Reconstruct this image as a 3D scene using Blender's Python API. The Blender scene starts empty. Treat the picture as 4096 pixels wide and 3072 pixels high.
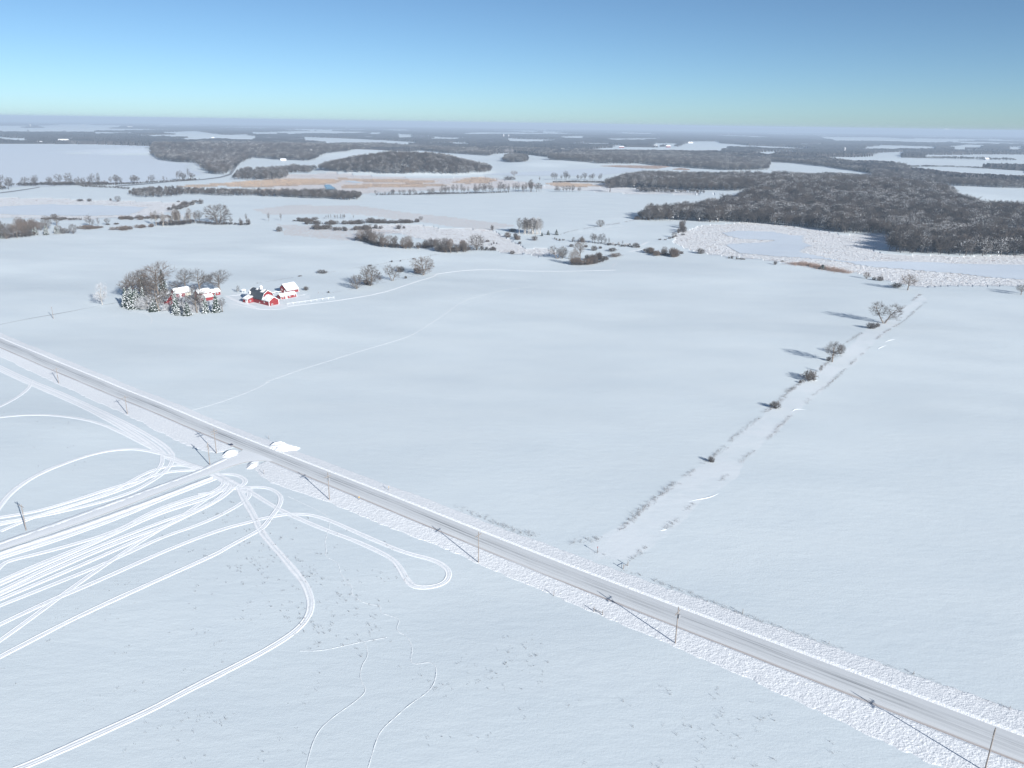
import bpy, math, random
import numpy as np
from mathutils import Vector, Matrix

scene = bpy.context.scene
COL = scene.collection
# ------------------------------------------------------------------ camera
CAM_H, FOV, PITCH, ROLL = 120.0, 66.0, 18.3, 0.85
PW, PH = 4096.0, 3072.0
FPX = PW / 2 / math.tan(math.radians(FOV) / 2)
_p, _r = math.radians(PITCH), math.radians(ROLL)
_f = np.array([0, math.cos(_p), -math.sin(_p)])
_x = np.array([1.0, 0, 0])
_u = np.cross(_x, _f)
CR = _x * math.cos(_r) + _u * math.sin(_r)
CU = -_x * math.sin(_r) + _u * math.cos(_r)
CF = _f
cam = bpy.data.cameras.new('drone_camera')
cam.angle = math.radians(FOV)
cam.clip_start, cam.clip_end = 0.5, 120000
cam_o = bpy.data.objects.new('drone_camera', cam)
cam_o.matrix_world = Matrix(((CR[0], CU[0], -CF[0], 0), (CR[1], CU[1], -CF[1], 0),
                             (CR[2], CU[2], -CF[2], CAM_H), (0, 0, 0, 1)))
COL.objects.link(cam_o)
scene.camera = cam_o

# ------------------------------------------------------------------ light
SUN_EL, SUN_AZ = 20.5, 143.0
world = bpy.data.worlds.new('World')
scene.world = world
world.use_nodes = True
wn = world.node_tree
sky = wn.nodes.new('ShaderNodeTexSky')
sky.sky_type = 'NISHITA'
sky.sun_disc = False
sky.sun_elevation = math.radians(SUN_EL)
sky.sun_rotation = math.radians(SUN_AZ)
sky.altitude = 300
sky.air_density = 0.54
sky.dust_density = 0.4
sky.ozone_density = 4.0
tint = wn.nodes.new('ShaderNodeMix')
tint.data_type, tint.blend_type = 'RGBA', 'MULTIPLY'
tint.inputs[0].default_value = 1
tint.inputs[7].default_value = (1.10, 1.125, 1.0, 1)      # the camera's cool white balance
wn.links.new(sky.outputs[0], tint.inputs[6])
wn.links.new(tint.outputs[2], wn.nodes['Background'].inputs[0])
wn.nodes['Background'].inputs[1].default_value = 0.055
sun = bpy.data.lights.new('sun', 'SUN')
sun.energy = 3.8
sun.angle = math.radians(0.5)
sun.color = (1.0, 0.98, 0.945)
sun_o = bpy.data.objects.new('sun', sun)
_sd = Vector((math.cos(math.radians(SUN_EL)) * math.sin(math.radians(SUN_AZ)),
              math.cos(math.radians(SUN_EL)) * math.cos(math.radians(SUN_AZ)), math.sin(math.radians(SUN_EL))))
sun_o.rotation_euler = _sd.to_track_quat('Z', 'Y').to_euler()
sun_o.location = (300, -400, 300)
COL.objects.link(sun_o)
vs = scene.view_settings
vs.view_transform = 'Standard'
vs.look = 'None'
vs.gamma = 1
vs.use_curve_mapping = False
vs.exposure = 1.0

# ------------------------------------------------------------------ helpers
rnd = random.Random(7)


def lattice(ix, iy, s):
    n = (ix.astype(np.int64) * 374761393 + iy.astype(np.int64) * 668265263 + s * 982451653) & 0xFFFFFFFF
    n = ((n ^ (n >> 13)) * 1274126177) & 0xFFFFFFFF
    n = (n ^ (n >> 16)) & 0xFFFF
    return n / 65535.0


def vnoise(x, y, s=0):
    x, y = np.asarray(x, float), np.asarray(y, float)
    fx, fy = np.floor(x), np.floor(y)
    tx, ty = x - fx, y - fy
    tx, ty = tx * tx * tx * (tx * (tx * 6 - 15) + 10), ty * ty * ty * (ty * (ty * 6 - 15) + 10)
    a, b = lattice(fx, fy, s), lattice(fx + 1, fy, s)
    c, d = lattice(fx, fy + 1, s), lattice(fx + 1, fy + 1, s)
    return (a + (b - a) * tx) * (1 - ty) + (c + (d - c) * tx) * ty


def fbm(x, y, s=0, o=3):
    v, a = 0, 0.5
    for k in range(o):
        v = v + a * (vnoise(x * 2 ** k, y * 2 ** k, s + 17 * k) - 0.5)
        a *= 0.5
    return v


def sstep(a, b, x):
    t = np.clip((x - a) / (b - a), 0, 1)
    return t * t * (3 - 2 * t)


# hills: centre x, y, half axes, rotation, height
HILLS = [(-278, 2085, 238, 185, 0, 35), (-765, 3110, 690, 390, -12, 20), (-1365, 3050, 370, 270, 0, 17),
         (280, 2765, 450, 225, 10, 9), (585, 1547, 375, 345, 20, 15), (-2270, 5700, 170, 170, 0, 34),
         (-2150, 5800, 750, 550, 0, 17), (48, 2500, 118, 95, 0, 9), (990, 3410, 760, 330, 0, 12)]


def terrain(x, y):
    x, y = np.asarray(x, float), np.asarray(y, float)
    r = np.hypot(x, y)
    z = fbm(x / 95, y / 95, 3, 2) * 1.9 * sstep(80, 200, r) * (1 - sstep(1100, 1700, r))
    z = z + fbm(x / 170 + 3, y / 170, 5, 2) * 5.5 * sstep(330, 620, r) * (1 - sstep(700, 1200, r))
    z = z + fbm((x * .8 - y * .3) / 150, (x * .3 + y * .8) / 42, 61, 2) * 2.0 * sstep(230, 360, r) * (1 - sstep(800, 1100, r))
    z = z + fbm(x / 900, y / 900, 9, 3) * 20 * sstep(2700, 5000, r) * np.where(x < -700, sstep(4000, 6500, r), 1)
    for hx, hy, a, b, rot, hh in HILLS:
        c, s = math.cos(math.radians(rot)), math.sin(math.radians(rot))
        dx, dy = x - hx, y - hy
        d = ((dx * c + dy * s) / a) ** 2 + ((-dx * s + dy * c) / b) ** 2
        z = z + hh * np.clip(1 - d, 0, 1) ** 1.5
    return z - r * r / 14.6e6      # the earth curves away (with refraction)


CROPS = {'P': (0, 0, 1), 'a': (0, 1330, .4973), 'T': (0, 1900, .4973), 'L': (900, 1900, .4521), 'B': (0, 2300, .5425),
         'C': (1200, 2300, .5425), 'j': (700, 1700, .3617), 'f1': (0, 400, .4629), 'f2': (1024, 400, .4629),
         'f3': (2048, 400, .4629), 'f4': (3072, 400, .4629), 'm1': (0, 750, .4629), 'm2': (1024, 750, .4629),
         'm3': (2048, 750, .4629), 'm4': (3072, 750, .4629), 'k1': (1200, 650, .4521), 'k2': (2100, 650, .4521),
         'k3': (3096, 650, .4521), 'w': (2300, 1550, .4973), 'h': (3080, 1080, .3255), 'r': (1340, 980, .1989),
         'y': (440, 1030, .2351), 'b': (940, 1100, .1989), 'e7': (1800, 2000, .4973), 'e8': (2900, 2350, .5407),
         'J': (860, 1740, .1808), 'q': (0, 0, 1.8517)}


def photo(crop, pts):
    ox, oy, s = CROPS[crop]
    return [(ox + p[0] * s, oy + p[1] * s) for p in pts]


def ground_at(px, py):
    """The point of the terrain that a ray through the given direction meets."""
    d = CF + (px - PW / 2) / FPX * CR - (py - PH / 2) / FPX * CU
    if d[2] > -0.0075:
        d[2] = -0.0075
    z = 0.0
    for _ in range(14):
        t = (z - CAM_H) / d[2]
        zn = float(terrain(d[0] * t, d[1] * t))
        z = 0.5 * z + 0.5 * zn
    t = (z - CAM_H) / d[2]
    x, y = d[0] * t, d[1] * t
    return np.array([x, y, float(terrain(x, y))])


def gp(crop, pts):
    return np.array([ground_at(*p) for p in photo(crop, pts)])


def mpp(p):
    """metres across one unit of the tracing scale at a ground point"""
    return float((np.array(p) - np.array([0, 0, CAM_H])) @ CF) / FPX


def smooth(pts, it=2):
    pts = np.asarray(pts, float)
    for _ in range(it):
        q = np.empty((len(pts) * 2, pts.shape[1]))
        q[0::2] = pts * .75 + np.roll(pts, -1, 0) * .25
        q[1::2] = pts * .25 + np.roll(pts, -1, 0) * .75
        pts = np.vstack([pts[:1], q[:-2], pts[-1:]])
    return pts


def resample(pts, step):
    pts = np.asarray(pts, float)[:, :2]
    seg = np.hypot(*np.diff(pts, axis=0).T)
    s = np.concatenate([[0], np.cumsum(seg)])
    n = max(2, int(s[-1] / step) + 1)
    t = np.linspace(0, s[-1], n)
    return np.stack([np.interp(t, s, pts[:, 0]), np.interp(t, s, pts[:, 1])], 1), t


def inside(x, y, poly):
    poly = np.asarray(poly)[:, :2]
    r = np.zeros(x.shape, bool)
    bb = (x >= poly[:, 0].min()) & (x <= poly[:, 0].max()) & (y >= poly[:, 1].min()) & (y <= poly[:, 1].max())
    xs, ys = x[bb], y[bb]
    q = np.zeros(xs.shape, bool)
    n = len(poly)
    for i in range(n):
        x0, y0 = poly[i]
        x1, y1 = poly[(i + 1) % n]
        if y0 == y1:
            continue
        c = ((y0 > ys) != (y1 > ys)) & (xs < (x1 - x0) * (ys - y0) / (y1 - y0) + x0)
        q ^= c
    r[bb] = q
    return r


def mesh_np(name, v, faces, mats=(), midx=None, smoothed=False):
    """faces: an (n,3) or (n,4) index array, or a list of such arrays"""
    m = bpy.data.meshes.new(name)
    fl = faces if isinstance(faces, list) else [faces]
    fl = [f for f in fl if len(f)]
    m.vertices.add(len(v))
    m.vertices.foreach_set('co', np.ascontiguousarray(v, np.float32).ravel())
    loops = np.concatenate([np.asarray(f).ravel() for f in fl])
    cnt = np.concatenate([np.full(len(f), np.asarray(f).shape[1]) for f in fl])
    st = np.concatenate([[0], np.cumsum(cnt)[:-1]])
    m.loops.add(len(loops))
    m.loops.foreach_set('vertex_index', loops.astype(np.int32))
    m.polygons.add(len(cnt))
    m.polygons.foreach_set('loop_start', st.astype(np.int32))
    for a in mats:
        m.materials.append(a)
    if midx is not None:
        m.polygons.foreach_set('material_index', np.asarray(midx, np.int32))
    m.polygons.foreach_set('use_smooth', np.full(len(cnt), smoothed))
    m.update(calc_edges=True)
    return m


def link(name, mesh, parent=None, loc=None, rz=0, label=None, cat=None, group=None, kind=None):
    o = bpy.data.objects.new(name, mesh)
    COL.objects.link(o)
    if parent is not None:
        o.parent = parent
    if loc is not None:
        o.location = loc
    if rz:
        o.rotation_euler = (0, 0, rz)
    for k, val in (('label', label), ('category', cat), ('group', group), ('kind', kind)):
        if val:
            o[k] = val
    return o


def grid_faces(nu, nv):
    i = np.arange(nu * nv).reshape(nu, nv)
    return np.stack([i[:-1, :-1], i[1:, :-1], i[1:, 1:], i[:-1, 1:]], -1).reshape(-1, 4)


# ------------------------------------------------------------------ materials
def mat(name, col, rough=.8, spec=.2):
    m = bpy.data.materials.new(name)
    m.use_nodes = True
    b = m.node_tree.nodes['Principled BSDF']
    b.inputs['Base Color'].default_value = (*col, 1)
    b.inputs['Roughness'].default_value = rough
    b.inputs['Specular IOR Level'].default_value = spec
    return m, m.node_tree, b


def noise_col(name, c0, c1, scale, rough=.85, detail=3, bump=0, lo=.35, hi=.65, space='Object'):
    m, nt, b = mat(name, c0, rough)
    tc = nt.nodes.new('ShaderNodeTexCoord')
    n = nt.nodes.new('ShaderNodeTexNoise')
    n.inputs['Scale'].default_value = scale
    n.inputs['Detail'].default_value = detail
    nt.links.new(tc.outputs[space], n.inputs['Vector'])
    r = nt.nodes.new('ShaderNodeValToRGB')
    r.color_ramp.elements[0].position, r.color_ramp.elements[1].position = lo, hi
    r.color_ramp.elements[0].color, r.color_ramp.elements[1].color = (*c0, 1), (*c1, 1)
    nt.links.new(n.outputs['Fac'], r.inputs['Fac'])
    nt.links.new(r.outputs['Color'], b.inputs['Base Color'])
    if bump:
        bp = nt.nodes.new('ShaderNodeBump')
        bp.inputs['Strength'].default_value = 1
        bp.inputs['Distance'].default_value = bump
        nt.links.new(n.outputs['Fac'], bp.inputs['Height'])
        nt.links.new(bp.outputs['Normal'], b.inputs['Normal'])
    return m


def node(nt, t, **kw):
    n = nt.nodes.new(t)
    for k, v in kw.items():
        if k == 'op':
            n.operation = v
        elif k.startswith('i'):
            n.inputs[int(k[1:])].default_value = v
    return n


def mixc(nt, fac, a, b):
    n = nt.nodes.new('ShaderNodeMix')
    n.data_type = 'RGBA'
    for s, v in ((n.inputs[0], fac), (n.inputs[6], a), (n.inputs[7], b)):
        if isinstance(v, bpy.types.NodeSocket):
            nt.links.new(v, s)
        elif isinstance(v, (int, float)):
            s.default_value = v
        else:
            s.default_value = (*v, 1)
    return n.outputs[2]


def noise(nt, vec, scale, detail=2, rough=.5):
    n = nt.nodes.new('ShaderNodeTexNoise')
    n.inputs['Scale'].default_value = scale
    n.inputs['Detail'].default_value = detail
    n.inputs['Roughness'].default_value = rough
    nt.links.new(vec, n.inputs['Vector'])
    return n.outputs['Fac']


def ramp(nt, fac, lo, hi):
    n = nt.nodes.new('ShaderNodeMapRange')
    n.inputs[1].default_value, n.inputs[2].default_value = lo, hi
    nt.links.new(fac, n.inputs[0])
    return n.outputs[0]


def math_n(nt, op, a, b):
    n = nt.nodes.new('ShaderNodeMath')
    n.operation = op
    for s, v in ((n.inputs[0], a), (n.inputs[1], b)):
        if isinstance(v, bpy.types.NodeSocket):
            nt.links.new(v, s)
        else:
            s.default_value = v
    return n.outputs[0]


SNOW = (.72, .765, .79)
SNOW_CLEAN = (.90, .93, .955)


def ground_material():
    m, nt, b = mat('wind_packed_snow', SNOW, .75, .25)
    g = nt.nodes.new('ShaderNodeNewGeometry')
    P = g.outputs['Position']
    at = nt.nodes.new('ShaderNodeAttribute')
    at.attribute_name = 'zone'
    sep = nt.nodes.new('ShaderNodeSeparateColor')
    nt.links.new(at.outputs['Color'], sep.inputs[0])
    marsh, stub, tan = sep.outputs[0], sep.outputs[1], sep.outputs[2]
    bright = at.outputs['Alpha']
    mp = nt.nodes.new('ShaderNodeMapping')
    mp.inputs['Rotation'].default_value = (0, 0, math.radians(62))
    mp.inputs['Scale'].default_value = (.4, 1, 1)
    nt.links.new(P, mp.inputs['Vector'])
    drift = noise(nt, mp.outputs[0], .35, 4, .6)
    drift2 = noise(nt, mp.outputs[0], .05, 3, .5)
    grain = noise(nt, P, 1.6, 4, .65)
    hum = noise(nt, P, .33, 4, .7)
    hum2 = noise(nt, P, .07, 3, .6)
    c = mixc(nt, ramp(nt, drift2, .3, .7), (.67, .742, .78), (.72, .787, .815))
    c = mixc(nt, math_n(nt, 'MULTIPLY', bright, ramp(nt, hum2, .25, .6)), c, (.77, .82, .85))
    c = mixc(nt, marsh, c, (.88, .89, .90))
    fleck = ramp(nt, hum, .52, .62)
    fleck = math_n(nt, 'MULTIPLY', fleck, ramp(nt, hum2, .38, .6))
    fleck = math_n(nt, 'MULTIPLY', fleck, marsh)
    c = mixc(nt, math_n(nt, 'MULTIPLY', fleck, .72), c, (.38, .33, .29))
    c = mixc(nt, math_n(nt, 'MULTIPLY', stub, ramp(nt, hum, .35, .75)), c, (.63, .52, .47))
    c = mixc(nt, math_n(nt, 'MULTIPLY', tan, ramp(nt, hum, .3, .55)), c, (.42, .29, .19))
    nt.links.new(c, b.inputs['Base Color'])
    h = math_n(nt, 'MULTIPLY', drift, .12)
    h = math_n(nt, 'ADD', h, math_n(nt, 'MULTIPLY', grain, .035))
    h = math_n(nt, 'ADD', h, math_n(nt, 'MULTIPLY', math_n(nt, 'MULTIPLY', hum, marsh), 3.2))
    bp = nt.nodes.new('ShaderNodeBump')
    bp.inputs['Strength'].default_value = .8
    bp.inputs['Distance'].default_value = 1
    nt.links.new(h, bp.inputs['Height'])
    nt.links.new(bp.outputs['Normal'], b.inputs['Normal'])
    return m


def churned(name, col, scale, dist, col2=None):
    m, nt, b = mat(name, col, .8, .2)
    g = nt.nodes.new('ShaderNodeNewGeometry')
    n = noise(nt, g.outputs['Position'], scale, 3, .6)
    c = mixc(nt, ramp(nt, n, .35, .65), col2 or tuple(x * .94 for x in col), col)
    nt.links.new(c, b.inputs['Base Color'])
    bp = nt.nodes.new('ShaderNodeBump')
    bp.inputs['Strength'].default_value = 1
    bp.inputs['Distance'].default_value = dist
    nt.links.new(n, bp.inputs['Height'])
    nt.links.new(bp.outputs['Normal'], b.inputs['Normal'])
    return m


def road_material(name, dark, light, edge, streak, dull=.86):
    m, nt, b = mat(name, light, .6, .3)
    tc = nt.nodes.new('ShaderNodeTexCoord')
    sp = nt.nodes.new('ShaderNodeSeparateXYZ')
    nt.links.new(tc.outputs['UV'], sp.inputs[0])
    cb = nt.nodes.new('ShaderNodeCombineXYZ')
    nt.links.new(math_n(nt, 'MULTIPLY', sp.outputs[0], 22.0), cb.inputs[0])
    nt.links.new(math_n(nt, 'MULTIPLY', sp.outputs[1], .035), cb.inputs[1])
    s1 = noise(nt, cb.outputs[0], 1.0, 4, .65)
    cb2 = nt.nodes.new('ShaderNodeCombineXYZ')
    nt.links.new(math_n(nt, 'MULTIPLY', sp.outputs[0], 60.0), cb2.inputs[0])
    nt.links.new(math_n(nt, 'MULTIPLY', sp.outputs[1], .12), cb2.inputs[1])
    s2 = noise(nt, cb2.outputs[0], 1.0, 3, .6)
    cb3 = nt.nodes.new('ShaderNodeCombineXYZ')
    nt.links.new(math_n(nt, 'MULTIPLY', sp.outputs[0], 1.5), cb3.inputs[0])
    nt.links.new(math_n(nt, 'MULTIPLY', sp.outputs[1], .03), cb3.inputs[1])
    s3 = noise(nt, cb3.outputs[0], 1.0, 2, .5)
    # wheel lanes
    lane = None
    for c0, w, a in ((.30, .05, .6), (.43, .055, 1.0), (.60, .05, .7), (.74, .04, .35)):
        d = math_n(nt, 'ABSOLUTE', math_n(nt, 'SUBTRACT', sp.outputs[0], c0), 0)
        k = nt.nodes.new('ShaderNodeMapRange')
        k.interpolation_type = 'SMOOTHSTEP'
        k.inputs[1].default_value, k.inputs[2].default_value = w * 2, 0
        k.inputs[3].default_value, k.inputs[4].default_value = 0, a
        nt.links.new(d, k.inputs[0])
        lane = k.outputs[0] if lane is None else math_n(nt, 'MAXIMUM', lane, k.outputs[0])
    f = math_n(nt, 'MULTIPLY', lane, ramp(nt, s1, .34, .62))
    f = math_n(nt, 'MULTIPLY', f, ramp(nt, s3, .15, .75))
    f = math_n(nt, 'MULTIPLY', f, streak)
    base = mixc(nt, ramp(nt, s2, .3, .7), light, tuple(x * dull for x in light))
    c = mixc(nt, f, base, dark)
    e1 = nt.nodes.new('ShaderNodeMapRange')
    e1.inputs[1].default_value, e1.inputs[2].default_value = .90, .965
    nt.links.new(sp.outputs[0], e1.inputs[0])
    ef = math_n(nt, 'MULTIPLY', e1.outputs[0], ramp(nt, s1, .3, .55))
    c = mixc(nt, math_n(nt, 'MULTIPLY', ef, .75), c, edge)
    nt.links.new(c, b.inputs['Base Color'])
    return m


M = {}
M['ground'] = ground_material()
M['ice'] = churned('lake_snow', (.665, .73, .80), .05, .10, (.635, .705, .78))
M['churn'] = churned('churned_snow', (.89, .905, .92), 2.4, .13, (.76, .79, .82))
M['track'] = churned('tyre_packed_snow', (.94, .955, .965), 3.5, .05)
def track_material():
    """two bright ruts of squeezed snow with a duller strip between and outside them"""
    m, nt, b = mat('tyre_packed_snow', (.94, .955, .965), .8, .2)
    tc = nt.nodes.new('ShaderNodeTexCoord')
    sp = nt.nodes.new('ShaderNodeSeparateXYZ')
    nt.links.new(tc.outputs['UV'], sp.inputs[0])
    g = nt.nodes.new('ShaderNodeNewGeometry')
    n = noise(nt, g.outputs['Position'], 1.4, 4, .65)
    d = math_n(nt, 'ABSOLUTE', math_n(nt, 'SUBTRACT', math_n(nt, 'ABSOLUTE', math_n(nt, 'SUBTRACT', sp.outputs[0], .5), 0), .26), 0)
    d = math_n(nt, 'ADD', d, math_n(nt, 'MULTIPLY', math_n(nt, 'SUBTRACT', n, .5), .16))
    f = ramp(nt, d, .20, .10)
    c = mixc(nt, f, (.77, .81, .84), (.92, .935, .95))
    nt.links.new(c, b.inputs['Base Color'])
    bp = nt.nodes.new('ShaderNodeBump')
    bp.inputs['Distance'].default_value = .06
    nt.links.new(n, bp.inputs['Height'])
    nt.links.new(bp.outputs['Normal'], b.inputs['Normal'])
    return m


M['track'] = track_material()
M['faint'] = churned('stepped_snow', (.775, .815, .84), 3.0, .03)
M['faint2'] = churned('deep_stepped_snow', (.86, .885, .90), 2.2, .05, (.66, .72, .76))
M['bank'] = churned('ploughed_snow', (.93, .945, .96), 1.2, .25)
M['road'] = road_material('packed_snow_road', (.09, .10, .115), (.765, .79, .805), (.36, .28, .24), 1.0)
M['lane'] = road_material('side_road_snow', (.66, .69, .72), (.86, .885, .905), (.50, .43, .39), .08, .95)
M['drive'] = road_material('driveway_snow', (.16, .17, .19), (.28, .30, .33), (.3, .26, .22), .9)
M['bark'] = noise_col('grey_bark', (.13, .11, .095), (.24, .205, .175), 3)
M['twig'] = noise_col('bare_twigs', (.08, .07, .064), (.14, .12, .108), .8)
M['twig_tan'] = noise_col('tan_twigs', (.12, .095, .08), (.19, .15, .125), .8)
M['twig_grey'] = noise_col('grey_twigs', (.085, .078, .076), (.13, .118, .113), .8)
M['aspen'] = noise_col('pale_bark', (.40, .37, .33), (.56, .52, .47), 2)
M['wood_dark'] = noise_col('woodland_twigs', (.058, .054, .054), (.115, .103, .098), .06, space='Generated')
def vary(m, cols):
    """trees of a wood differ in bark colour"""
    nt = m.node_tree
    oi = nt.nodes.new('ShaderNodeObjectInfo')
    r = nt.nodes.new('ShaderNodeValToRGB')
    r.color_ramp.elements[0].color, r.color_ramp.elements[1].color = (*cols[0], 1), (*cols[-1], 1)
    for i, c in enumerate(cols[1:-1]):
        r.color_ramp.elements.new((i + 1) / (len(cols) - 1)).color = (*c, 1)
    nt.links.new(oi.outputs['Random'], r.inputs['Fac'])
    nt.links.new(r.outputs['Color'], nt.nodes['Principled BSDF'].inputs['Base Color'])


vary(M['wood_dark'], [(.038, .037, .040), (.062, .056, .054), (.105, .084, .070), (.045, .044, .046), (.12, .108, .10), (.068, .060, .056)])
M['snowy'] = noise_col('snow_on_branches', (.80, .84, .88), (.92, .94, .96), 1.0)
M['frost'] = noise_col('snow_dusted_twigs', (.42, .42, .43), (.62, .63, .65), .9)
M['needle'] = noise_col('spruce_needles', (.022, .038, .028), (.05, .075, .055), 2)
M['roofsnow'] = churned('roof_snow', (.93, .945, .96), .8, .08)
M['red'] = noise_col('red_boards', (.20, .026, .030), (.26, .036, .040), 1.5)
M['white'] = noise_col('white_paint', (.80, .80, .79), (.86, .86, .86), 2)
M['metal'] = noise_col('dark_ribbed_metal', (.045, .055, .068), (.075, .088, .105), .7, .5)
M['grey_paint'] = noise_col('grey_paint', (.35, .36, .37), (.45, .46, .47), 1)
M['glass'] = mat('dark_glass', (.03, .04, .05), .15, .5)[0]
M['pole'] = noise_col('weathered_pole', (.20, .175, .16), (.31, .275, .25), 1.5)
M['galv'] = mat('galvanised_metal', (.30, .31, .33), .5, .4)[0]
M['porcelain'] = mat('grey_porcelain', (.35, .34, .34), .3, .5)[0]
M['reed'] = noise_col('dry_reeds', (.34, .25, .18), (.48, .37, .28), .05)
M['sedge'] = noise_col('dark_dry_sedge', (.16, .115, .095), (.26, .19, .16), .06)
M['weed'] = mat('dry_weed_stalks', (.13, .115, .11), .9)[0]
M['rust'] = mat('red_reflector', (.30, .02, .03), .5)[0]
M['navy'] = mat('dark_blue_paint', (.02, .03, .06), .45, .4)[0]
M['yellow'] = mat('yellow_marker', (.7, .42, .03), .5)[0]
M['canopy'] = None
M['water'] = mat('open_water', (.10, .20, .25), .15, .5)[0]
M['concrete'] = noise_col('pale_concrete', (.5, .5, .5), (.6, .6, .6), .4)
M['cream'] = noise_col('cream_siding', (.66, .64, .55), (.74, .72, .63), .5)
M['roofgreen'] = mat('green_metal_roof', (.10, .16, .15), .5)[0]


def rib_bump(m, scale):
    """standing seams running down the slope of a metal roof"""
    nt = m.node_tree
    b = nt.nodes['Principled BSDF']
    tc = nt.nodes.new('ShaderNodeTexCoord')
    w = nt.nodes.new('ShaderNodeTexWave')
    w.bands_direction = 'X'
    w.inputs['Scale'].default_value = scale
    nt.links.new(tc.outputs['Object'], w.inputs['Vector'])
    bp = nt.nodes.new('ShaderNodeBump')
    bp.inputs['Distance'].default_value = .12
    nt.links.new(w.outputs['Fac'], bp.inputs['Height'])
    nt.links.new(bp.outputs['Normal'], b.inputs['Normal'])


rib_bump(M['metal'], .42)

# ------------------------------------------------------------------ ground zones
POND_LEFT = [('m1', [(-60, 165), (450, 145), (800, 150), (1290, 172), (1200, 215), (1120, 240), (800, 247), (400, 245), (-60, 228)])]
POND_MID = [('k2', [(1750, 625), (1900, 602), (2212, 612)]), ('k3', [(80, 630), (200, 650), (60, 690)]), ('k2', [(2150, 688), (1900, 678), (1790, 645)])]
CREEK = [('k2', [(1785, 722), (2000, 712), (2180, 700)]), ('k3', [(60, 640), (262, 645), (272, 700), (352, 735), (232, 772), (262, 802), (600, 870), (1000, 874),
         (1600, 892), (2300, 902), (2300, 1045), (1900, 1015), (1600, 983), (1300, 958), (900, 930), (500, 862), (0, 832)]), ('k2', [(2080, 815), (1900, 808), (1810, 772)])]
LAKE = [('P', [(-40, 578), (300, 580), (612, 583), (602, 607), (641, 641), (700, 650), (782, 652), (762, 672), (822, 694), (770, 712), (600, 728), (420, 738), (200, 745), (-40, 752)])]
RBAY = [('P', [(1935, 700), (1945, 690), (2200, 684), (2400, 672), (2560, 668), (2600, 680), (2500, 690), (2380, 705), (2080, 703)])]


def poly(parts):
    return np.vstack([gp(c, p) for c, p in parts])


MARSH = [
    [('m1', [(-80, 88), (400, 92), (900, 112), (1600, 128), (1530, 190), (1400, 230), (1100, 262), (600, 278), (-80, 262)])],
    [('k1', [(450, 565), (900, 545), (1300, 580), (1700, 600), (1830, 680), (2000, 770), (1990, 815), (1750, 795), (1650, 745), (1250, 725), (1150, 700), (900, 625), (560, 610)])],
    [('k2', [(1320, 640), (1550, 565), (1900, 530), (2212, 548)]), ('k3', [(300, 590), (620, 640), (1040, 640), (1020, 700), (900, 780), (1000, 810), (1600, 830), (2300, 820),
     (2300, 1095), (1900, 1085), (1600, 1095), (1250, 1095), (800, 1000), (640, 962), (100, 890)]), ('k2', [(2100, 860), (1820, 830), (1500, 790), (1330, 730)])],
    [('k1', [(-200, 110), (300, 95), (700, 125), (1200, 140), (1640, 125), (1800, 160), (2100, 190), (2080, 215), (1400, 235), (900, 250), (600, 270), (-200, 280)])],
    [('k2', [(0, 770), (200, 760), (330, 800), (150, 830), (0, 800)])],
    [('P', [(2150, 752), (2250, 728), (2440, 735), (2560, 757), (2800, 768), (2860, 775), (2700, 778), (2400, 768)])],
]
TAN = [
    [('f2', [(-250, 716), (-100, 700), (200, 680), (500, 676), (730, 690), (700, 722), (400, 738), (100, 752), (-250, 752)])],
    [('f2', [(-150, 712), (200, 690), (500, 684), (720, 690), (700, 716), (400, 726), (150, 742), (-150, 748)])],
    [('f2', [(700, 668), (900, 684), (1200, 684), (1620, 705), (1400, 722), (1100, 713), (900, 706), (720, 690)])],
    [('f2', [(720, 740), (1000, 722), (1500, 728), (1750, 735), (1400, 752), (1000, 758), (760, 765)])],
    [('f2', [(1690, 716), (1800, 680), (1950, 664), (2090, 690), (2010, 716), (1850, 723)])],
    [('f3', [(270, 720), (400, 709), (700, 729), (810, 746), (600, 750), (380, 743)])],
    [('f2', [(-300, 775), (100, 772), (300, 778), (0, 790), (-300, 788)])],
    [('f1', [(1500, 745), (2212, 700), (2212, 715), (1700, 760)])],
]
STUB = [
    [('k1', [(-300, 105), (300, 95), (700, 125), (1200, 140), (1700, 130), (2100, 190), (2080, 215), (1400, 240), (900, 255), (600, 275), (-300, 285)])],
    [('k1', [(-100, 375), (600, 388), (1000, 450), (1500, 500), (1950, 560), (1600, 605), (1200, 545), (700, 480), (300, 445), (-300, 470), (-400, 420)])],
    [('k1', [(-200, 545), (100, 560), (900, 610), (560, 700), (380, 690), (-100, 640)])],
]
BRIGHT = [
    [('w', [(160, 1240), (760, 820), (1340, 360), (1760, 5), (2010, 5), (1420, 530), (960, 940), (430, 1400), (100, 1400)])],
    [('h', [(20, 1659), (700, 1150), (1220, 725), (1640, 470), (1860, 300), (1960, 340), (1560, 690), (850, 1300), (420, 1659)])],
    [('b', [(-100, 330), (250, 640), (700, 700), (1000, 690), (1300, 620), (1500, 400), (900, 480), (300, 480)])],
    [('q', [(480, 640), (540, 628), (640, 640), (560, 668), (500, 668)])],
]
ZP = {k: [poly(p) for p in v] for k, v in (('marsh', MARSH), ('stub', STUB), ('tan', TAN), ('bright', BRIGHT))}
ICE = {'pond_left': poly(POND_LEFT), 'pond_mid': poly(POND_MID), 'creek': poly(CREEK)}


def zone_mask(x, y, polys, warp=8.0):
    wx = x + warp * 2 * fbm(x / 28, y / 28, 31, 3)
    wy = y + warp * 2 * fbm(x / 28, y / 28, 47, 3)
    m = np.zeros(x.shape)
    for p in polys:
        m = np.maximum(m, inside(wx, wy, p))
    return m


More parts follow.
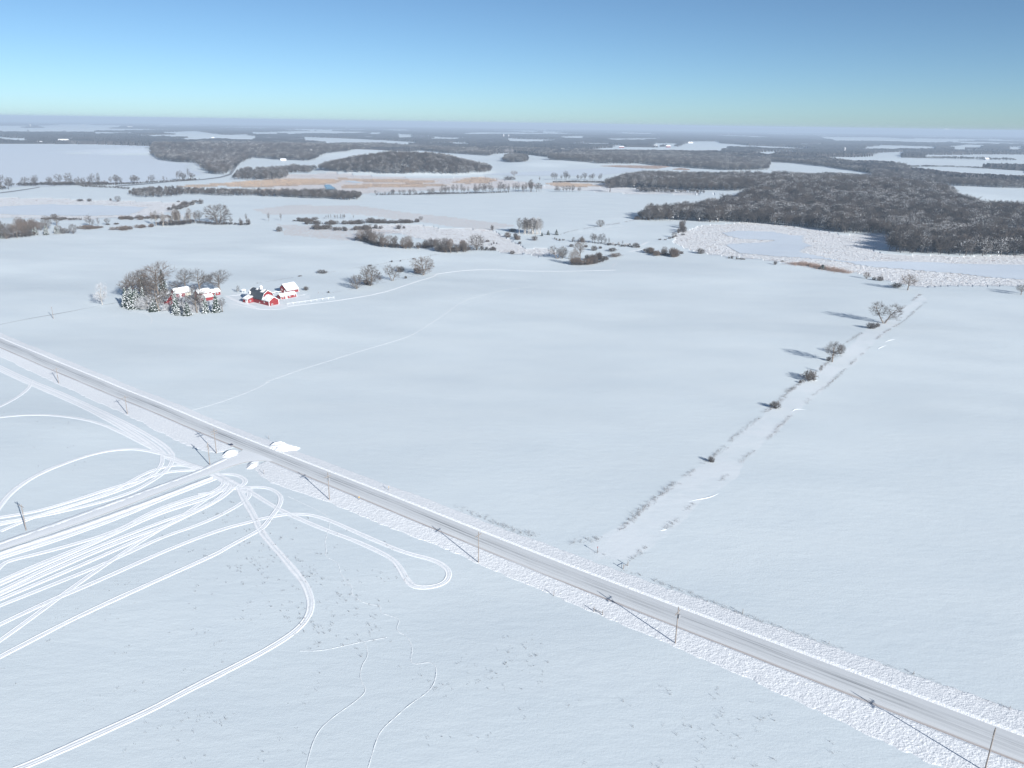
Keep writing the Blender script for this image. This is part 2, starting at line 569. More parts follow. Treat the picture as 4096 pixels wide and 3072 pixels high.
# ------------------------------------------------------------------ ground sheet
def build_ground():
    az = np.radians(np.concatenate([np.linspace(-180, -40, 36)[:-1], np.linspace(-40, 40, 1000), np.linspace(40, 180, 36)[1:]]))
    dep = np.linspace(math.atan(CAM_H / 70), math.atan(CAM_H / 46000), 760)
    rr = CAM_H / np.tan(dep)
    rr = np.concatenate([[0.5, 20, 45], rr])
    A, Rr = np.meshgrid(az, rr, indexing='ij')
    x, y = Rr * np.sin(A), Rr * np.cos(A)
    z = terrain(x, y)
    n = x.size
    v = np.stack([x, y, z], -1).reshape(n, 3)
    me = mesh_np('snow_ground', v, grid_faces(len(az), len(rr))[:, ::-1], [M['ground']], smoothed=True)
    zc = np.zeros((n, 4), np.float32)
    fx, fy = v[:, 0], v[:, 1]
    sel = (np.hypot(fx, fy) < 2600) & (fy > 0)
    for i, k in enumerate(('marsh', 'stub', 'tan', 'bright')):
        zc[sel, i] = zone_mask(fx[sel], fy[sel], ZP[k], 5.0 if k == 'bright' else 9.0)
    at = me.attributes.new('zone', 'FLOAT_COLOR', 'POINT')
    at.data.foreach_set('color', zc.ravel())
    link('snow_ground', me, kind='structure', label='wide snow covered farm fields reaching the horizon')


build_ground()


def sheet(name, outline, m, lift, label, kind='structure', step=12.0, warp=5.0):
    p = np.asarray(outline)[:, :2]
    x0, y0 = p.min(0) - step
    x1, y1 = p.max(0) + step
    nx, ny = int((x1 - x0) / step) + 2, int((y1 - y0) / step) + 2
    X, Y = np.meshgrid(np.linspace(x0, x1, nx), np.linspace(y0, y1, ny), indexing='ij')
    wx = X + warp * 2 * fbm(X / 25, Y / 25, 71, 3)
    wy = Y + warp * 2 * fbm(X / 25, Y / 25, 73, 3)
    ins = inside(wx, wy, p)
    f = grid_faces(nx, ny)
    keep = ins.ravel()[f].sum(1) >= 3
    f = f[keep]
    Z = terrain(X, Y) + lift
    v = np.stack([X, Y, Z], -1).reshape(-1, 3)
    used, inv = np.unique(f, return_inverse=True)
    me = mesh_np(name, v[used], inv.reshape(-1, 4), [m], smoothed=True)
    return link(name, me, label=label, kind=kind)


sheet('lake', poly(LAKE), M['ice'], .35, 'frozen lake under flat snow', step=22, warp=10)
sheet('bay', poly(RBAY), M['ice'], .35, 'flat snowed-over ice bay beside the far woods', step=12)
sheet('pond', ICE['pond_left'], M['ice'], .22, 'frozen pond ringed by marsh at the left', step=6, warp=3)
sheet('pond', ICE['pond_mid'], M['ice'], .22, 'smooth frozen pool in front of the dark wood', step=4, warp=3)
sheet('creek', ICE['creek'], M['ice'], .22, 'broad frozen creek winding through marsh', step=4, warp=3)
sheet('open_water', gp('f2', [(585, 735), (640, 732), (690, 765), (700, 778), (610, 778), (590, 755)]), M['water'], .5, 'small blue patch of open water in the tan marsh', step=3, warp=1)
sheet('open_water', gp('f2', [(760, 700), (860, 698), (915, 715), (860, 720), (800, 710)]), M['ice'], .5, 'narrow icy channel in the tan marsh', step=3, warp=1)


# ------------------------------------------------------------------ roads
def ribbon(edge_a, edge_b, prof, step, m, name, label, zoff=None, kind='structure', rough=0, rscale=1.0, jag=0.0, seed=0):
    """loft between two ground polylines; prof = [(t across 0..1, height)]"""
    n = max(2, int(max(resample(edge_a, 1)[1][-1], resample(edge_b, 1)[1][-1]) / step))
    def rs(e):
        e = np.asarray(e)[:, :2]
        s = np.concatenate([[0], np.cumsum(np.hypot(*np.diff(e, axis=0).T))])
        t = np.linspace(0, s[-1], n)
        return np.stack([np.interp(t, s, e[:, 0]), np.interp(t, s, e[:, 1])], 1), t
    a, ta = rs(edge_a)
    b, _ = rs(edge_b)
    w = np.hypot(*(b - a).T).mean()
    T = np.array([p[0] for p in prof])
    Hh = np.array([p[1] for p in prof])
    tt = T[None, :].repeat(n, 0)
    if jag:
        j = jag * (fbm(ta / 2.2, ta * 0 + seed, 5 + seed, 3) + fbm(ta / 9, ta * 0 + seed, 15 + seed, 2) * 1.4)[:, None]
        tt = tt + j * np.where(T > .5, (T - .5) * 2, 0)[None, :]
    X = a[:, None, 0] + (b - a)[:, None, 0] * tt
    Y = a[:, None, 1] + (b - a)[:, None, 1] * tt
    Z = terrain(X, Y) + Hh[None, :]
    if rough:
        env = np.where((T > .02) & (T < .98), 1, 0)[None, :]
        Z = Z + env * rough * np.clip(fbm(X / rscale, Y / rscale, 21 + seed, 3) * 2 + .25, 0, 2)
    v = np.stack([X, Y, Z], -1).reshape(-1, 3)
    f = grid_faces(n, len(T))
    nrm = np.cross(v[f[0, 1]] - v[f[0, 0]], v[f[0, 3]] - v[f[0, 0]])
    if nrm[2] < 0:
        f = f[:, ::-1]
    me = mesh_np(name, v, f, [m], smoothed=not rough)
    uv = me.uv_layers.new(name='UVMap')
    U = np.stack([tt, ta[:, None].repeat(len(T), 1)], -1).reshape(-1, 2)
    li = np.empty(len(me.loops), np.int32)
    me.loops.foreach_get('vertex_index', li)
    uv.data.foreach_set('uv', U[li].astype(np.float32).ravel())
    return link(name, me, label=label, kind=kind)


def extend(pts, d0, d1):
    pts = np.asarray(pts, float)
    a = pts[0] + (pts[0] - pts[1]) / np.linalg.norm(pts[0] - pts[1]) * d0
    b = pts[-1] + (pts[-1] - pts[-2]) / np.linalg.norm(pts[-1] - pts[-2]) * d1
    return np.vstack([a, pts, b])


def fitline(pts, deg=2):
    """smooth a traced road edge"""
    pts = np.asarray(pts)[:, :2]
    A = np.array([.799, -.602])
    B = np.array([.602, .799])
    u, v = pts @ A, pts @ B
    c = np.polyfit(u, v, deg)
    uu = np.linspace(u.min(), u.max(), 60)
    vv = np.polyval(c, uu)
    return uu[:, None] * A + vv[:, None] * B


road_far = extend(fitline(gp('P', [(0, 1357), (249, 1447), (497, 1563), (845, 1711), (1308, 1884), (1914, 2124), (2715, 2427), (3400, 2693), (3987, 2914)])), 500, 120)
road_near = extend(fitline(gp('P', [(0, 1394), (249, 1494), (497, 1608), (783, 1729), (1100, 1862), (1400, 1981), (1700, 2100), (1914, 2184), (2715, 2517), (3400, 2789), (3987, 3020)])), 500, 120)
ribbon(road_far, road_near, [(0, .10), (.1, .2), (.3, .28), (.5, .3), (.7, .28), (.9, .2), (1, .10)], 2.5, M['road'], 'road', 'snow packed two lane country road with dark tyre streaks')
vf = extend(fitline(gp('P', [(0, 1331), (224, 1410), (497, 1547), (746, 1647), (1100, 1763), (1500, 1913), (1800, 2017), (2148, 2154), (2466, 2288), (2900, 2440), (3316, 2572), (3657, 2696), (4096, 2853)])), 500, 120)
vn = extend(fitline(gp('P', [(0, 1427), (249, 1544), (497, 1668), (736, 1775)]), 1), 480, 0)
vn = np.vstack([vn, gp('P', [(800, 1800), (860, 1812), (890, 1808)])[:, :2]])
vn2 = np.vstack([gp('P', [(1015, 1868), (1025, 1895)])[:, :2], extend(fitline(gp('P', [(1054, 1922), (1170, 1964), (1318, 2013), (1397, 2049), (1691, 2171), (1914, 2264), (2213, 2393), (2412, 2467), (2695, 2582), (2900, 2669), (3224, 2810), (3495, 2961), (3657, 3040)])), 0, 120)])


def near_edge(u0, u1):
    A = np.array([.799, -.602])
    u = road_near @ A
    keep = (u >= u0) & (u <= u1)
    B = np.array([.602, .799])
    vv = road_near @ B
    uu = np.linspace(u0, u1, 80)
    o = np.argsort(u)
    vv = np.interp(uu, u[o], vv[o])
    return uu[:, None] * A + vv[:, None] * B


def vprof(n=22, peak=.34):
    out = [(0, .06), (.02, .13), (.05, .22)]
    for k in range(1, n - 1):
        t = k / (n - 1)
        out.append((t * .91 + .06, peak * (1 - t) ** 1.1 + .06))
    out.append((1, -.08))
    return out


A2 = np.array([.799, -.602])
ribbon(road_far, vf, vprof(), .5, M['churn'], 'verge', 'bright strip of lumpy ploughed snow along the far road edge', rough=.065, rscale=.6, jag=.16, seed=1)
uu0, uu1 = (vn @ A2).min(), (vn @ A2).max()
ribbon(near_edge(uu0, uu1), vn, vprof(), .5, M['churn'], 'verge', 'bright strip of ploughed snow on the near road edge before the side road', rough=.065, rscale=.6, jag=.16, seed=2)
uu0, uu1 = (vn2 @ A2).min(), (vn2 @ A2).max()
ribbon(near_edge(uu0, uu1), vn2, vprof(), .45, M['churn'], 'verge', 'wide strip of lumpy ploughed snow on the near road edge past the side road', rough=.075, rscale=.6, jag=.16, seed=3)

lane_up = gp('P', [(-150, 2232), (0, 2178), (249, 2088), (423, 2026), (622, 1948), (816, 1881), (920, 1836), (975, 1800)])
lane_dn = gp('P', [(-150, 2258), (0, 2203), (249, 2119), (487, 2034), (622, 1979), (875, 1884), (980, 1851), (1080, 1840), (1150, 1868)])
lane_dn2 = gp('P', [(-150, 2258), (0, 2203), (249, 2119), (487, 2034), (622, 1979), (875, 1884), (980, 1850), (1075, 1838)])
ribbon(smooth(extend(lane_up, 60, 0), 2), smooth(extend(lane_dn2, 60, 0), 2), [(0, .16), (.25, .2), (.5, .22), (.75, .2), (1, .16)], 2, M['lane'], 'side_road', 'narrow snow covered side road joining the main road')
# flare of packed snow where the side road meets the main road
ribbon(gp('P', [(905, 1838), (960, 1808), (985, 1792), (1000, 1788)]), gp('P', [(985, 1850), (1050, 1845), (1110, 1850), (1190, 1880)]), [(0, .17), (.3, .235), (.6, .24), (1, .17)], 1.5, M['lane'], 'road_junction', 'packed snow flare where the side road meets the main road')

P_RUT = [(0, -.03), (.08, .05), (.16, .10), (.24, .05), (.32, .02), (.42, .05), (.5, .07), (.58, .05), (.68, .02), (.76, .05), (.84, .10), (.92, .05), (1, -.03)]
P_BERM = [(0, -.05), (.15, .10), (.35, .22), (.5, .27), (.65, .22), (.85, .10), (1, -.05)]
P_DRIFT = [(0, -.05), (.15, .05), (.35, .11), (.5, .15), (.65, .12), (.85, .05), (1, -.05)]
P_FLAT = [(0, -.03), (.1, .07), (.25, .10), (.4, .05), (.55, .09), (.7, .05), (.85, .10), (.93, .06), (1, -.03)]
P_FOOT = [(0, -.03), (.3, .02), (.5, .0), (.7, .02), (1, -.03)]
_tz = [0.0]


def track(parts, w, label, prof=P_RUT, name='snow_track', rough=.05, m='track', rscale=1.2, step=.9, taper=False):
    g = np.vstack([gp(c, p) for c, p in parts])[:, :2]
    g = smooth(g, 3)
    c, t = resample(g, step)
    d = np.gradient(c, axis=0)
    d /= np.maximum(np.linalg.norm(d, axis=1), 1e-6)[:, None]
    nn = np.stack([-d[:, 1], d[:, 0]], 1)
    _tz[0] = (_tz[0] + .0047) % .05
    pr = [(a, b + _tz[0] if 0 < a < 1 else b) for a, b in prof]
    ww = w * (1 + .45 * fbm(t / 9, t * 0, 3, 2))[:, None]
    tp = None
    if taper:
        tp = (np.clip(np.minimum(t, t[-1] - t) / (.4 * t[-1]), .02, 1)) ** .8
        ww = ww * tp[:, None]
    a = c + nn * ww / 2
    b = c - nn * ww / 2
    return ribbon2(a, b, t, pr, M[m], name, label, rough, rscale, tp)


def ribbon2(a, b, ta, prof, m, name, label, rough, rscale, tp=None):
    T = np.array([p[0] for p in prof])
    Hh = np.array([p[1] for p in prof])
    X = a[:, None, 0] + (b - a)[:, None, 0] * T
    Y = a[:, None, 1] + (b - a)[:, None, 1] * T
    env = np.where((T > 0) & (T < 1), 1, 0)[None, :]
    Z = terrain(X, Y) + Hh[None, :] * (1 if tp is None else tp[:, None]) + env * rough * (fbm(X / rscale, Y / rscale, 77, 2) * 2)
    v = np.stack([X, Y, Z], -1).reshape(-1, 3)
    f = grid_faces(len(a), len(T))
    nrm = np.cross(v[f[0, 1]] - v[f[0, 0]], v[f[0, 3]] - v[f[0, 0]])
    if nrm[2] < 0:
        f = f[:, ::-1]
    me = mesh_np(name, v, f, [m], smoothed=True)
    uv = me.uv_layers.new(name='UVMap')
    U = np.stack([np.tile(T, (len(a), 1)), ta[:, None].repeat(len(T), 1)], -1).reshape(-1, 2)
    li = np.empty(len(me.loops), np.int32)
    me.loops.foreach_get('vertex_index', li)
    uv.data.foreach_set('uv', U[li].astype(np.float32).ravel())
    return link(name, me, label=label, kind='structure')


TR = 'tyre track pressed into the snowy field'
track([('a', [(-60, 245), (0, 275), (250, 390), (600, 530), (900, 672), (1150, 800), (1330, 912), (1385, 980)])], 2.4, TR, P_FLAT)
track([('a', [(-60, 262), (0, 292), (250, 410), (600, 552), (900, 700), (1120, 825), (1270, 930), (1320, 985)])], 2.4, TR, P_FLAT)
track([('a', [(-60, 275), (0, 305), (250, 420), (600, 566), (880, 712), (1080, 830), (1230, 930), (1300, 975)])], 2.0, TR, P_FLAT)
track([('a', [(255, 385), (240, 440), (170, 500), (90, 550), (0, 595), (-60, 620)])], 1.8, TR, P_FLAT)
track([('a', [(-60, 692), (0, 682), (200, 662), (400, 662), (650, 690), (850, 745), (1050, 840), (1200, 920), (1320, 980)])], 2.0, TR, P_FLAT)
track([('a', [(-60, 1480), (0, 1390), (100, 1270), (300, 1140), (550, 1040), (800, 960), (1050, 930), (1250, 960), (1400, 1010), (1550, 1070), (1650, 1095)])], 2.2, TR, P_FLAT)
track([('a', [(1385, 975), (1390, 1020), (1360, 1085), (1290, 1150), (1180, 1220), (1050, 1290), (800, 1370), (400, 1465), (0, 1530), (-60, 1540)])], 1.9, TR)
track([('a', [(1600, 1092), (1450, 1060), (1280, 1090), (1150, 1140), (1020, 1215), (850, 1300), (600, 1385), (300, 1470), (0, 1600)])], 1.8, TR)
track([('a', [(1620, 1105), (1450, 1110), (1300, 1130), (1100, 1195), (900, 1250), (600, 1350), (300, 1440), (0, 1488), (-60, 1494)])], 2.0, TR)
track([('a', [(1305, 985), (1305, 1055), (1250, 1130), (1100, 1220), (850, 1310), (500, 1420), (200, 1500), (0, 1545)])], 1.8, TR)
track([('a', [(1320, 985), (1420, 1030), (1540, 1075), (1640, 1100)])], 3.5, TR, P_FLAT)
track([('T', [(-60, 570), (0, 550), (400, 415), (900, 232), (1300, 85), (1500, 12), (1640, -45), (1880, -160)])], 3.2, 'ridge of ploughed snow along the upper edge of the side road', P_BERM, 'snow_ridge', .15)
track([('T', [(-60, 650), (0, 628), (600, 430), (1200, 215), (1700, 20)])], 3.0, 'bright ploughed edge along the lower side of the side road', P_BERM, 'snow_ridge', .15)
track([('T', [(-60, 672), (0, 650), (600, 458), (1200, 240), (1700, 42)])], 2.2, TR)
track([('T', [(-60, 695), (0, 672), (500, 512), (1000, 332), (1500, 112), (1740, 30)])], 1.6, TR)
track([('T', [(-60, 800), (0, 735), (60, 690), (300, 635), (600, 555), (800, 495), (1000, 420), (1150, 330), (1350, 240), (1600, 165), (1750, 130), (1880, 110)]),
       ('L', [(180, 110), (330, 105), (430, 130), (490, 180), (495, 230), (470, 290), (400, 380), (340, 460), (300, 490), (150, 570), (0, 650)]),
       ('T', [(1750, 630), (1300, 832), (900, 1010), (500, 1200), (0, 1460), (-80, 1505)])], 2.0, 'looping tyre track that rings back across the near field')
for pts in ([(-60, 880), (0, 850), (300, 720), (600, 600), (850, 500), (1100, 370), (1300, 280), (1500, 210), (1680, 150), (1790, 90), (1800, 40), (1780, 10)],
            [(-60, 905), (0, 880), (400, 700), (800, 530), (1200, 340), (1500, 240), (1700, 180), (1820, 90), (1815, 30)],
            [(-60, 955), (0, 930), (500, 690), (1000, 490), (1400, 340), (1650, 260), (1800, 160), (1850, 80)],
            [(-60, 985), (0, 960), (500, 732), (1000, 522), (1300, 420), (1500, 330), (1700, 220)],
            [(-60, 1025), (0, 1000), (400, 830), (800, 660), (1200, 480), (1500, 330), (1750, 210), (1870, 110), (1900, 80)],
            [(-60, 1075), (0, 1050), (500, 850), (800, 730), (1000, 640), (1300, 500), (1600, 400), (1800, 310), (1940, 230), (2010, 170), (2000, 120)],
            [(-80, 1380), (0, 1330), (250, 1150), (450, 1000), (700, 820), (950, 650), (1200, 490), (1400, 370), (1550, 270), (1750, 130)]):
    track([('T', pts)], 1.9, TR)
track([('T', [(-60, 1228), (0, 1200), (400, 1010), (600, 930), (900, 800), (1200, 665), (1500, 540), (1800, 430), (2000, 380)]),
       ('L', [(290, 395), (430, 365), (560, 345), (680, 345), (800, 360), (950, 410), (1150, 500), (1400, 610), (1600, 690), (1850, 750), (1950, 810), (1985, 870),
              (1960, 940), (1880, 980), (1760, 998), (1660, 985), (1600, 920), (1540, 810), (1480, 740), (1350, 670), (1150, 580), (900, 490), (650, 385), (450, 290), (250, 165), (180, 120)])],
      2.1, 'long tyre track looping round in a hairpin beside the road')
track([('L', [(110, 90), (140, 160), (180, 240), (250, 350), (300, 470), (380, 580), (480, 690), (600, 830), (700, 950), (750, 1070), (760, 1150), (745, 1230)]),
       ('B', [(2226, 369), (2130, 450), (1950, 560), (1700, 690), (1400, 840), (1100, 1000), (700, 1180), (300, 1360), (100, 1440)])], 2.3, 'lone tyre track sweeping across the bottom of the near field')
track([('j', [(400, 570), (470, 555), (560, 540), (680, 550), (760, 590), (780, 630), (730, 680), (600, 712), (480, 735), (250, 770)])], 1.9, TR)
track([('j', [(430, 540), (560, 610), (660, 670), (740, 700), (820, 740)])], 4.2, 'broad trampled patch of snow where the tracks meet', P_FLAT, rough=.16)
F = 'thin line of footprints across the snow'
track([('L', [(560, 190), (700, 255), (820, 310), (920, 370), (930, 440), (880, 590), (900, 660), (880, 720), (1000, 770), (1020, 870), (1080, 950), (1130, 990), (1110, 1050), (1200, 1120), (1300, 1150), (1380, 1150), (1370, 1220), (1480, 1250)]),
       ('C', [(740, 330), (700, 410), (790, 450), (835, 540), (800, 670), (1000, 630), (1005, 770), (950, 860), (800, 960), (700, 1050), (600, 1140), (560, 1220), (500, 1430)])], .34, 'wandering trail of animal footprints in the near field', P_FOOT, 'footprint_trail', .08, rscale=.5, m='faint2', step=.35)
track([('C', [(470, 490), (510, 590), (450, 670), (440, 780), (500, 850), (400, 940), (250, 1040), (110, 1170), (40, 1430)])], .24, F, P_FOOT, 'footprint_trail', .06, rscale=.5, m='faint', step=.4)
track([('C', [(0, 560), (150, 560), (290, 530), (470, 490), (640, 460)])], .24, F, P_FOOT, 'footprint_trail', .06, rscale=.5, m='faint', step=.4)
track([('a', [(1530, 630), (1750, 570), (2000, 480), (2200, 378)]), ('q', [(560, 830), (660, 795), (770, 760), (880, 730), (920, 705), (960, 680), (990, 655), (1030, 640), (1100, 625), (1160, 618)])], .5, 'faint trail cutting diagonally over the large middle field', P_FOOT, 'footprint_trail', .03, m='faint')
track([('m2', [(270, 1028), (500, 1000), (800, 965), (1100, 910), (1300, 840), (1535, 772), (1550, 750)]), ('k1', [(1220, 985), (1400, 960), (1600, 946), (1900, 955)]), ('k2', [(0, 960), (400, 962), (800, 952)])], 1.5, 'bright snowmobile trail running past the barns', P_DRIFT, m='churn')
track([('k2', [(650, 1020), (800, 985), (1000, 960), (1300, 955)])], 1.6, 'faint drifted ridge on the rolling field', P_FOOT, m='faint', taper=True)
track([('k2', [(770, 940), (780, 910), (810, 882), (800, 870)])], 1.6, 'short bright squiggle of trail near the creek', P_FOOT, m='faint', taper=True)
track([('k2', [(400, 632), (800, 590), (1000, 560), (1280, 515)])], 2.4, 'pale trail along the field below the wood', P_FOOT, m='faint', taper=True)
track([('k2', [(890, 795), (1000, 775), (1060, 760)])], 3.0, 'bright drift beside the creek bend', P_DRIFT, 'snow_drift', .05, 'churn', taper=True)
track([('k2', [(1010, 738), (1060, 715), (1095, 698)])], 3.0, 'bright drift at the field corner by the creek', P_DRIFT, 'snow_drift', .05, 'churn', taper=True)
for pts in ([(620, 588), (700, 590)], [(690, 575), (780, 568)], [(820, 560), (865, 560)], [(550, 598), (600, 601)], [(470, 610), (510, 608)], [(1010, 538), (1045, 530)]):
    track([('k2', pts)], 2.6, 'short bright drift lying across the fence line', P_DRIFT, 'snow_drift', .05, 'churn', taper=True)
for pts in ([(905, 920), (960, 905), (1080, 885), (1160, 850)], [(680, 1150), (745, 1140)], [(1735, 200), (1770, 170), (1870, 180)]):
    track([('w', pts)], .8, 'small wind-carved drift beside the weedy fence strip', P_DRIFT, 'snow_drift', .04, 'faint', taper=True)
for pts in ([(1320, 980), (1340, 955), (1430, 925)], [(1405, 890), (1450, 865), (1550, 850)], [(490, 1365), (590, 1360)]):
    track([('h', pts)], .9, 'small wind-carved drift beside the weedy fence strip', P_DRIFT, 'snow_drift', .04, 'faint', taper=True)
track([('b', [(-200, 560), (60, 600), (300, 650), (600, 700), (950, 690), (1050, 640)])], 2.0, 'ploughed ridge curving round the front of the barn', P_DRIFT, 'snow_ridge', .1, 'churn', taper=True)
track([('b', [(-150, 420), (100, 400), (240, 390)])], 2.0, 'ploughed snow ridge behind the barn end', P_DRIFT, 'snow_ridge', .1, 'churn', taper=True)
track([('b', [(1200, 430), (1320, 410), (1460, 375)])], 2.5, 'snow ridge beside the low red shed', P_DRIFT, 'snow_ridge', .2, 'churn', taper=True)
track([('m1', [(1950, 935), (2050, 985), (2212, 1035)])], 2.5, 'curving farm lane track between house and barn', P_RUT)
track([('m1', [(330, 1135), (600, 1130), (850, 1128), (1050, 1100)])], .9, 'faint footprints beside the farm driveway', P_FOOT, 'footprint_trail', .03, m='faint')
track([('m1', [(1150, 1065), (1260, 1085), (1320, 1130), (1300, 1185)])], .9, 'short trail curling out of the farmyard trees', P_FOOT, 'footprint_trail', .03, m='faint')

dr = smooth(extend(gp('m1', [(-50, 1194), (0, 1185), (330, 1118), (700, 1055), (920, 1010), (1030, 992)]), 80, 0), 2)
dr2 = dr[:, :2] - np.array([.45, .89]) * 4.6
ribbon(dr[:, :2], dr2, [(0, .10), (.3, .15), (.7, .15), (1, .10)], 2, M['drive'], 'driveway', 'grey cleared driveway leading to the farmhouse')


# ------------------------------------------------------------------ plants
def tubes(segs, sides=3):
    """segs: (p0, p1, r0, r1) -> vertices and faces of tapered sticks"""
    P0 = np.array([s[0] for s in segs], float)
    P1 = np.array([s[1] for s in segs], float)
    r0 = np.array([s[2] for s in segs])[:, None]
    r1 = np.array([s[3] for s in segs])[:, None]
    d = P1 - P0
    d /= np.maximum(np.linalg.norm(d, axis=1), 1e-6)[:, None]
    ref = np.where(np.abs(d[:, 2:3]) > .9, np.array([[1.0, 0, 0]]), np.array([[0, 0, 1.0]]))
    a = np.cross(d, ref)
    a /= np.linalg.norm(a, axis=1)[:, None]
    b = np.cross(d, a)
    ring = []
    for P, r in ((P0, r0), (P1, r1)):
        for k in range(sides):
            t = 2 * math.pi * k / sides
            ring.append(P + (a * math.cos(t) + b * math.sin(t)) * r)
    v = np.stack(ring, 1)
    n = len(segs)
    base = (np.arange(n) * 2 * sides)[:, None]
    f = []
    for k in range(sides):
        k2 = (k + 1) % sides
        f.append(np.hstack([base + k, base + sides + k, base + sides + k2, base + k2]))
    return v.reshape(-1, 3), np.vstack(f)


def unit(v):
    return v / max(np.linalg.norm(v), 1e-9)


def grow(seed, stems=1, limb=(6, 9), clear=.25, ang=(25, 60), lenr=(.5, .75), kids=(6, 8), levels=4, height=12.0,
         tropism=.25, trunk_r=.26, twig_r=.016, lean=0.0, topgrow=.9, wander=.18, spread_stem=0):
    """branching skeleton -> (trunk and limb segments, crown segments)"""
    rg = np.random.default_rng(seed)
    wood, fine = [], []

    def go(p, d, L, r, lv):
        n = (5, 4, 3, 2, 1)[min(lv, 4)]
        pts = [p]
        dd = d.copy()
        for i in range(n):
            dd = unit(dd + rg.normal(0, wander, 3) * (1 if lv else .35) + np.array([0, 0, tropism * (.6 if lv else .2)]))
            pts.append(pts[-1] + dd * L / n)
        rad = [r * (1 - .75 * i / n) for i in range(n + 1)]
        if lv >= levels - 1:
            rad[-1] = twig_r * .25
        out = wood if lv <= 1 else fine
        for i in range(n):
            out.append((pts[i], pts[i + 1], rad[i], rad[i + 1]))
        if lv + 1 >= levels:
            return
        k = rg.integers(*limb) if lv == 0 else rg.integers(*kids)
        lo = clear if lv == 0 else .25
        for j in range(k):
            t = lo + (1 - lo) * ((j + rg.random()) / k)
            t = min(t, .98)
            i = min(int(t * n), n - 1)
            q = pts[i] + (pts[i + 1] - pts[i]) * (t * n - i)
            ax = unit(pts[i + 1] - pts[i])
            side = unit(np.cross(ax, unit(rg.normal(0, 1, 3))))
            an = math.radians(rg.uniform(*ang))
            nd = ax * math.cos(an) + side * math.sin(an)
            fl = rg.uniform(*lenr) * (1 - (.45 if lv == 0 else .5) * max(0, t - .3))
            go(q, unit(nd), L * fl, max(rad[i] * .55, twig_r * (1.6 if lv + 1 < levels - 1 else 1)), lv + 1)

    for s in range(stems):
        a = 2 * math.pi * (s + .5 * rg.random()) / max(stems, 1) + .5
        d = unit(np.array([math.cos(a) * spread_stem, math.sin(a) * spread_stem, 1.0]) + rg.normal(0, lean, 3))
        go(np.array([math.cos(a), math.sin(a), 0]) * (.25 if stems > 1 else 0) + np.array([0, 0, -.3]), d, height * topgrow, trunk_r * (1 if stems == 1 else .75), 0)
    return wood, fine


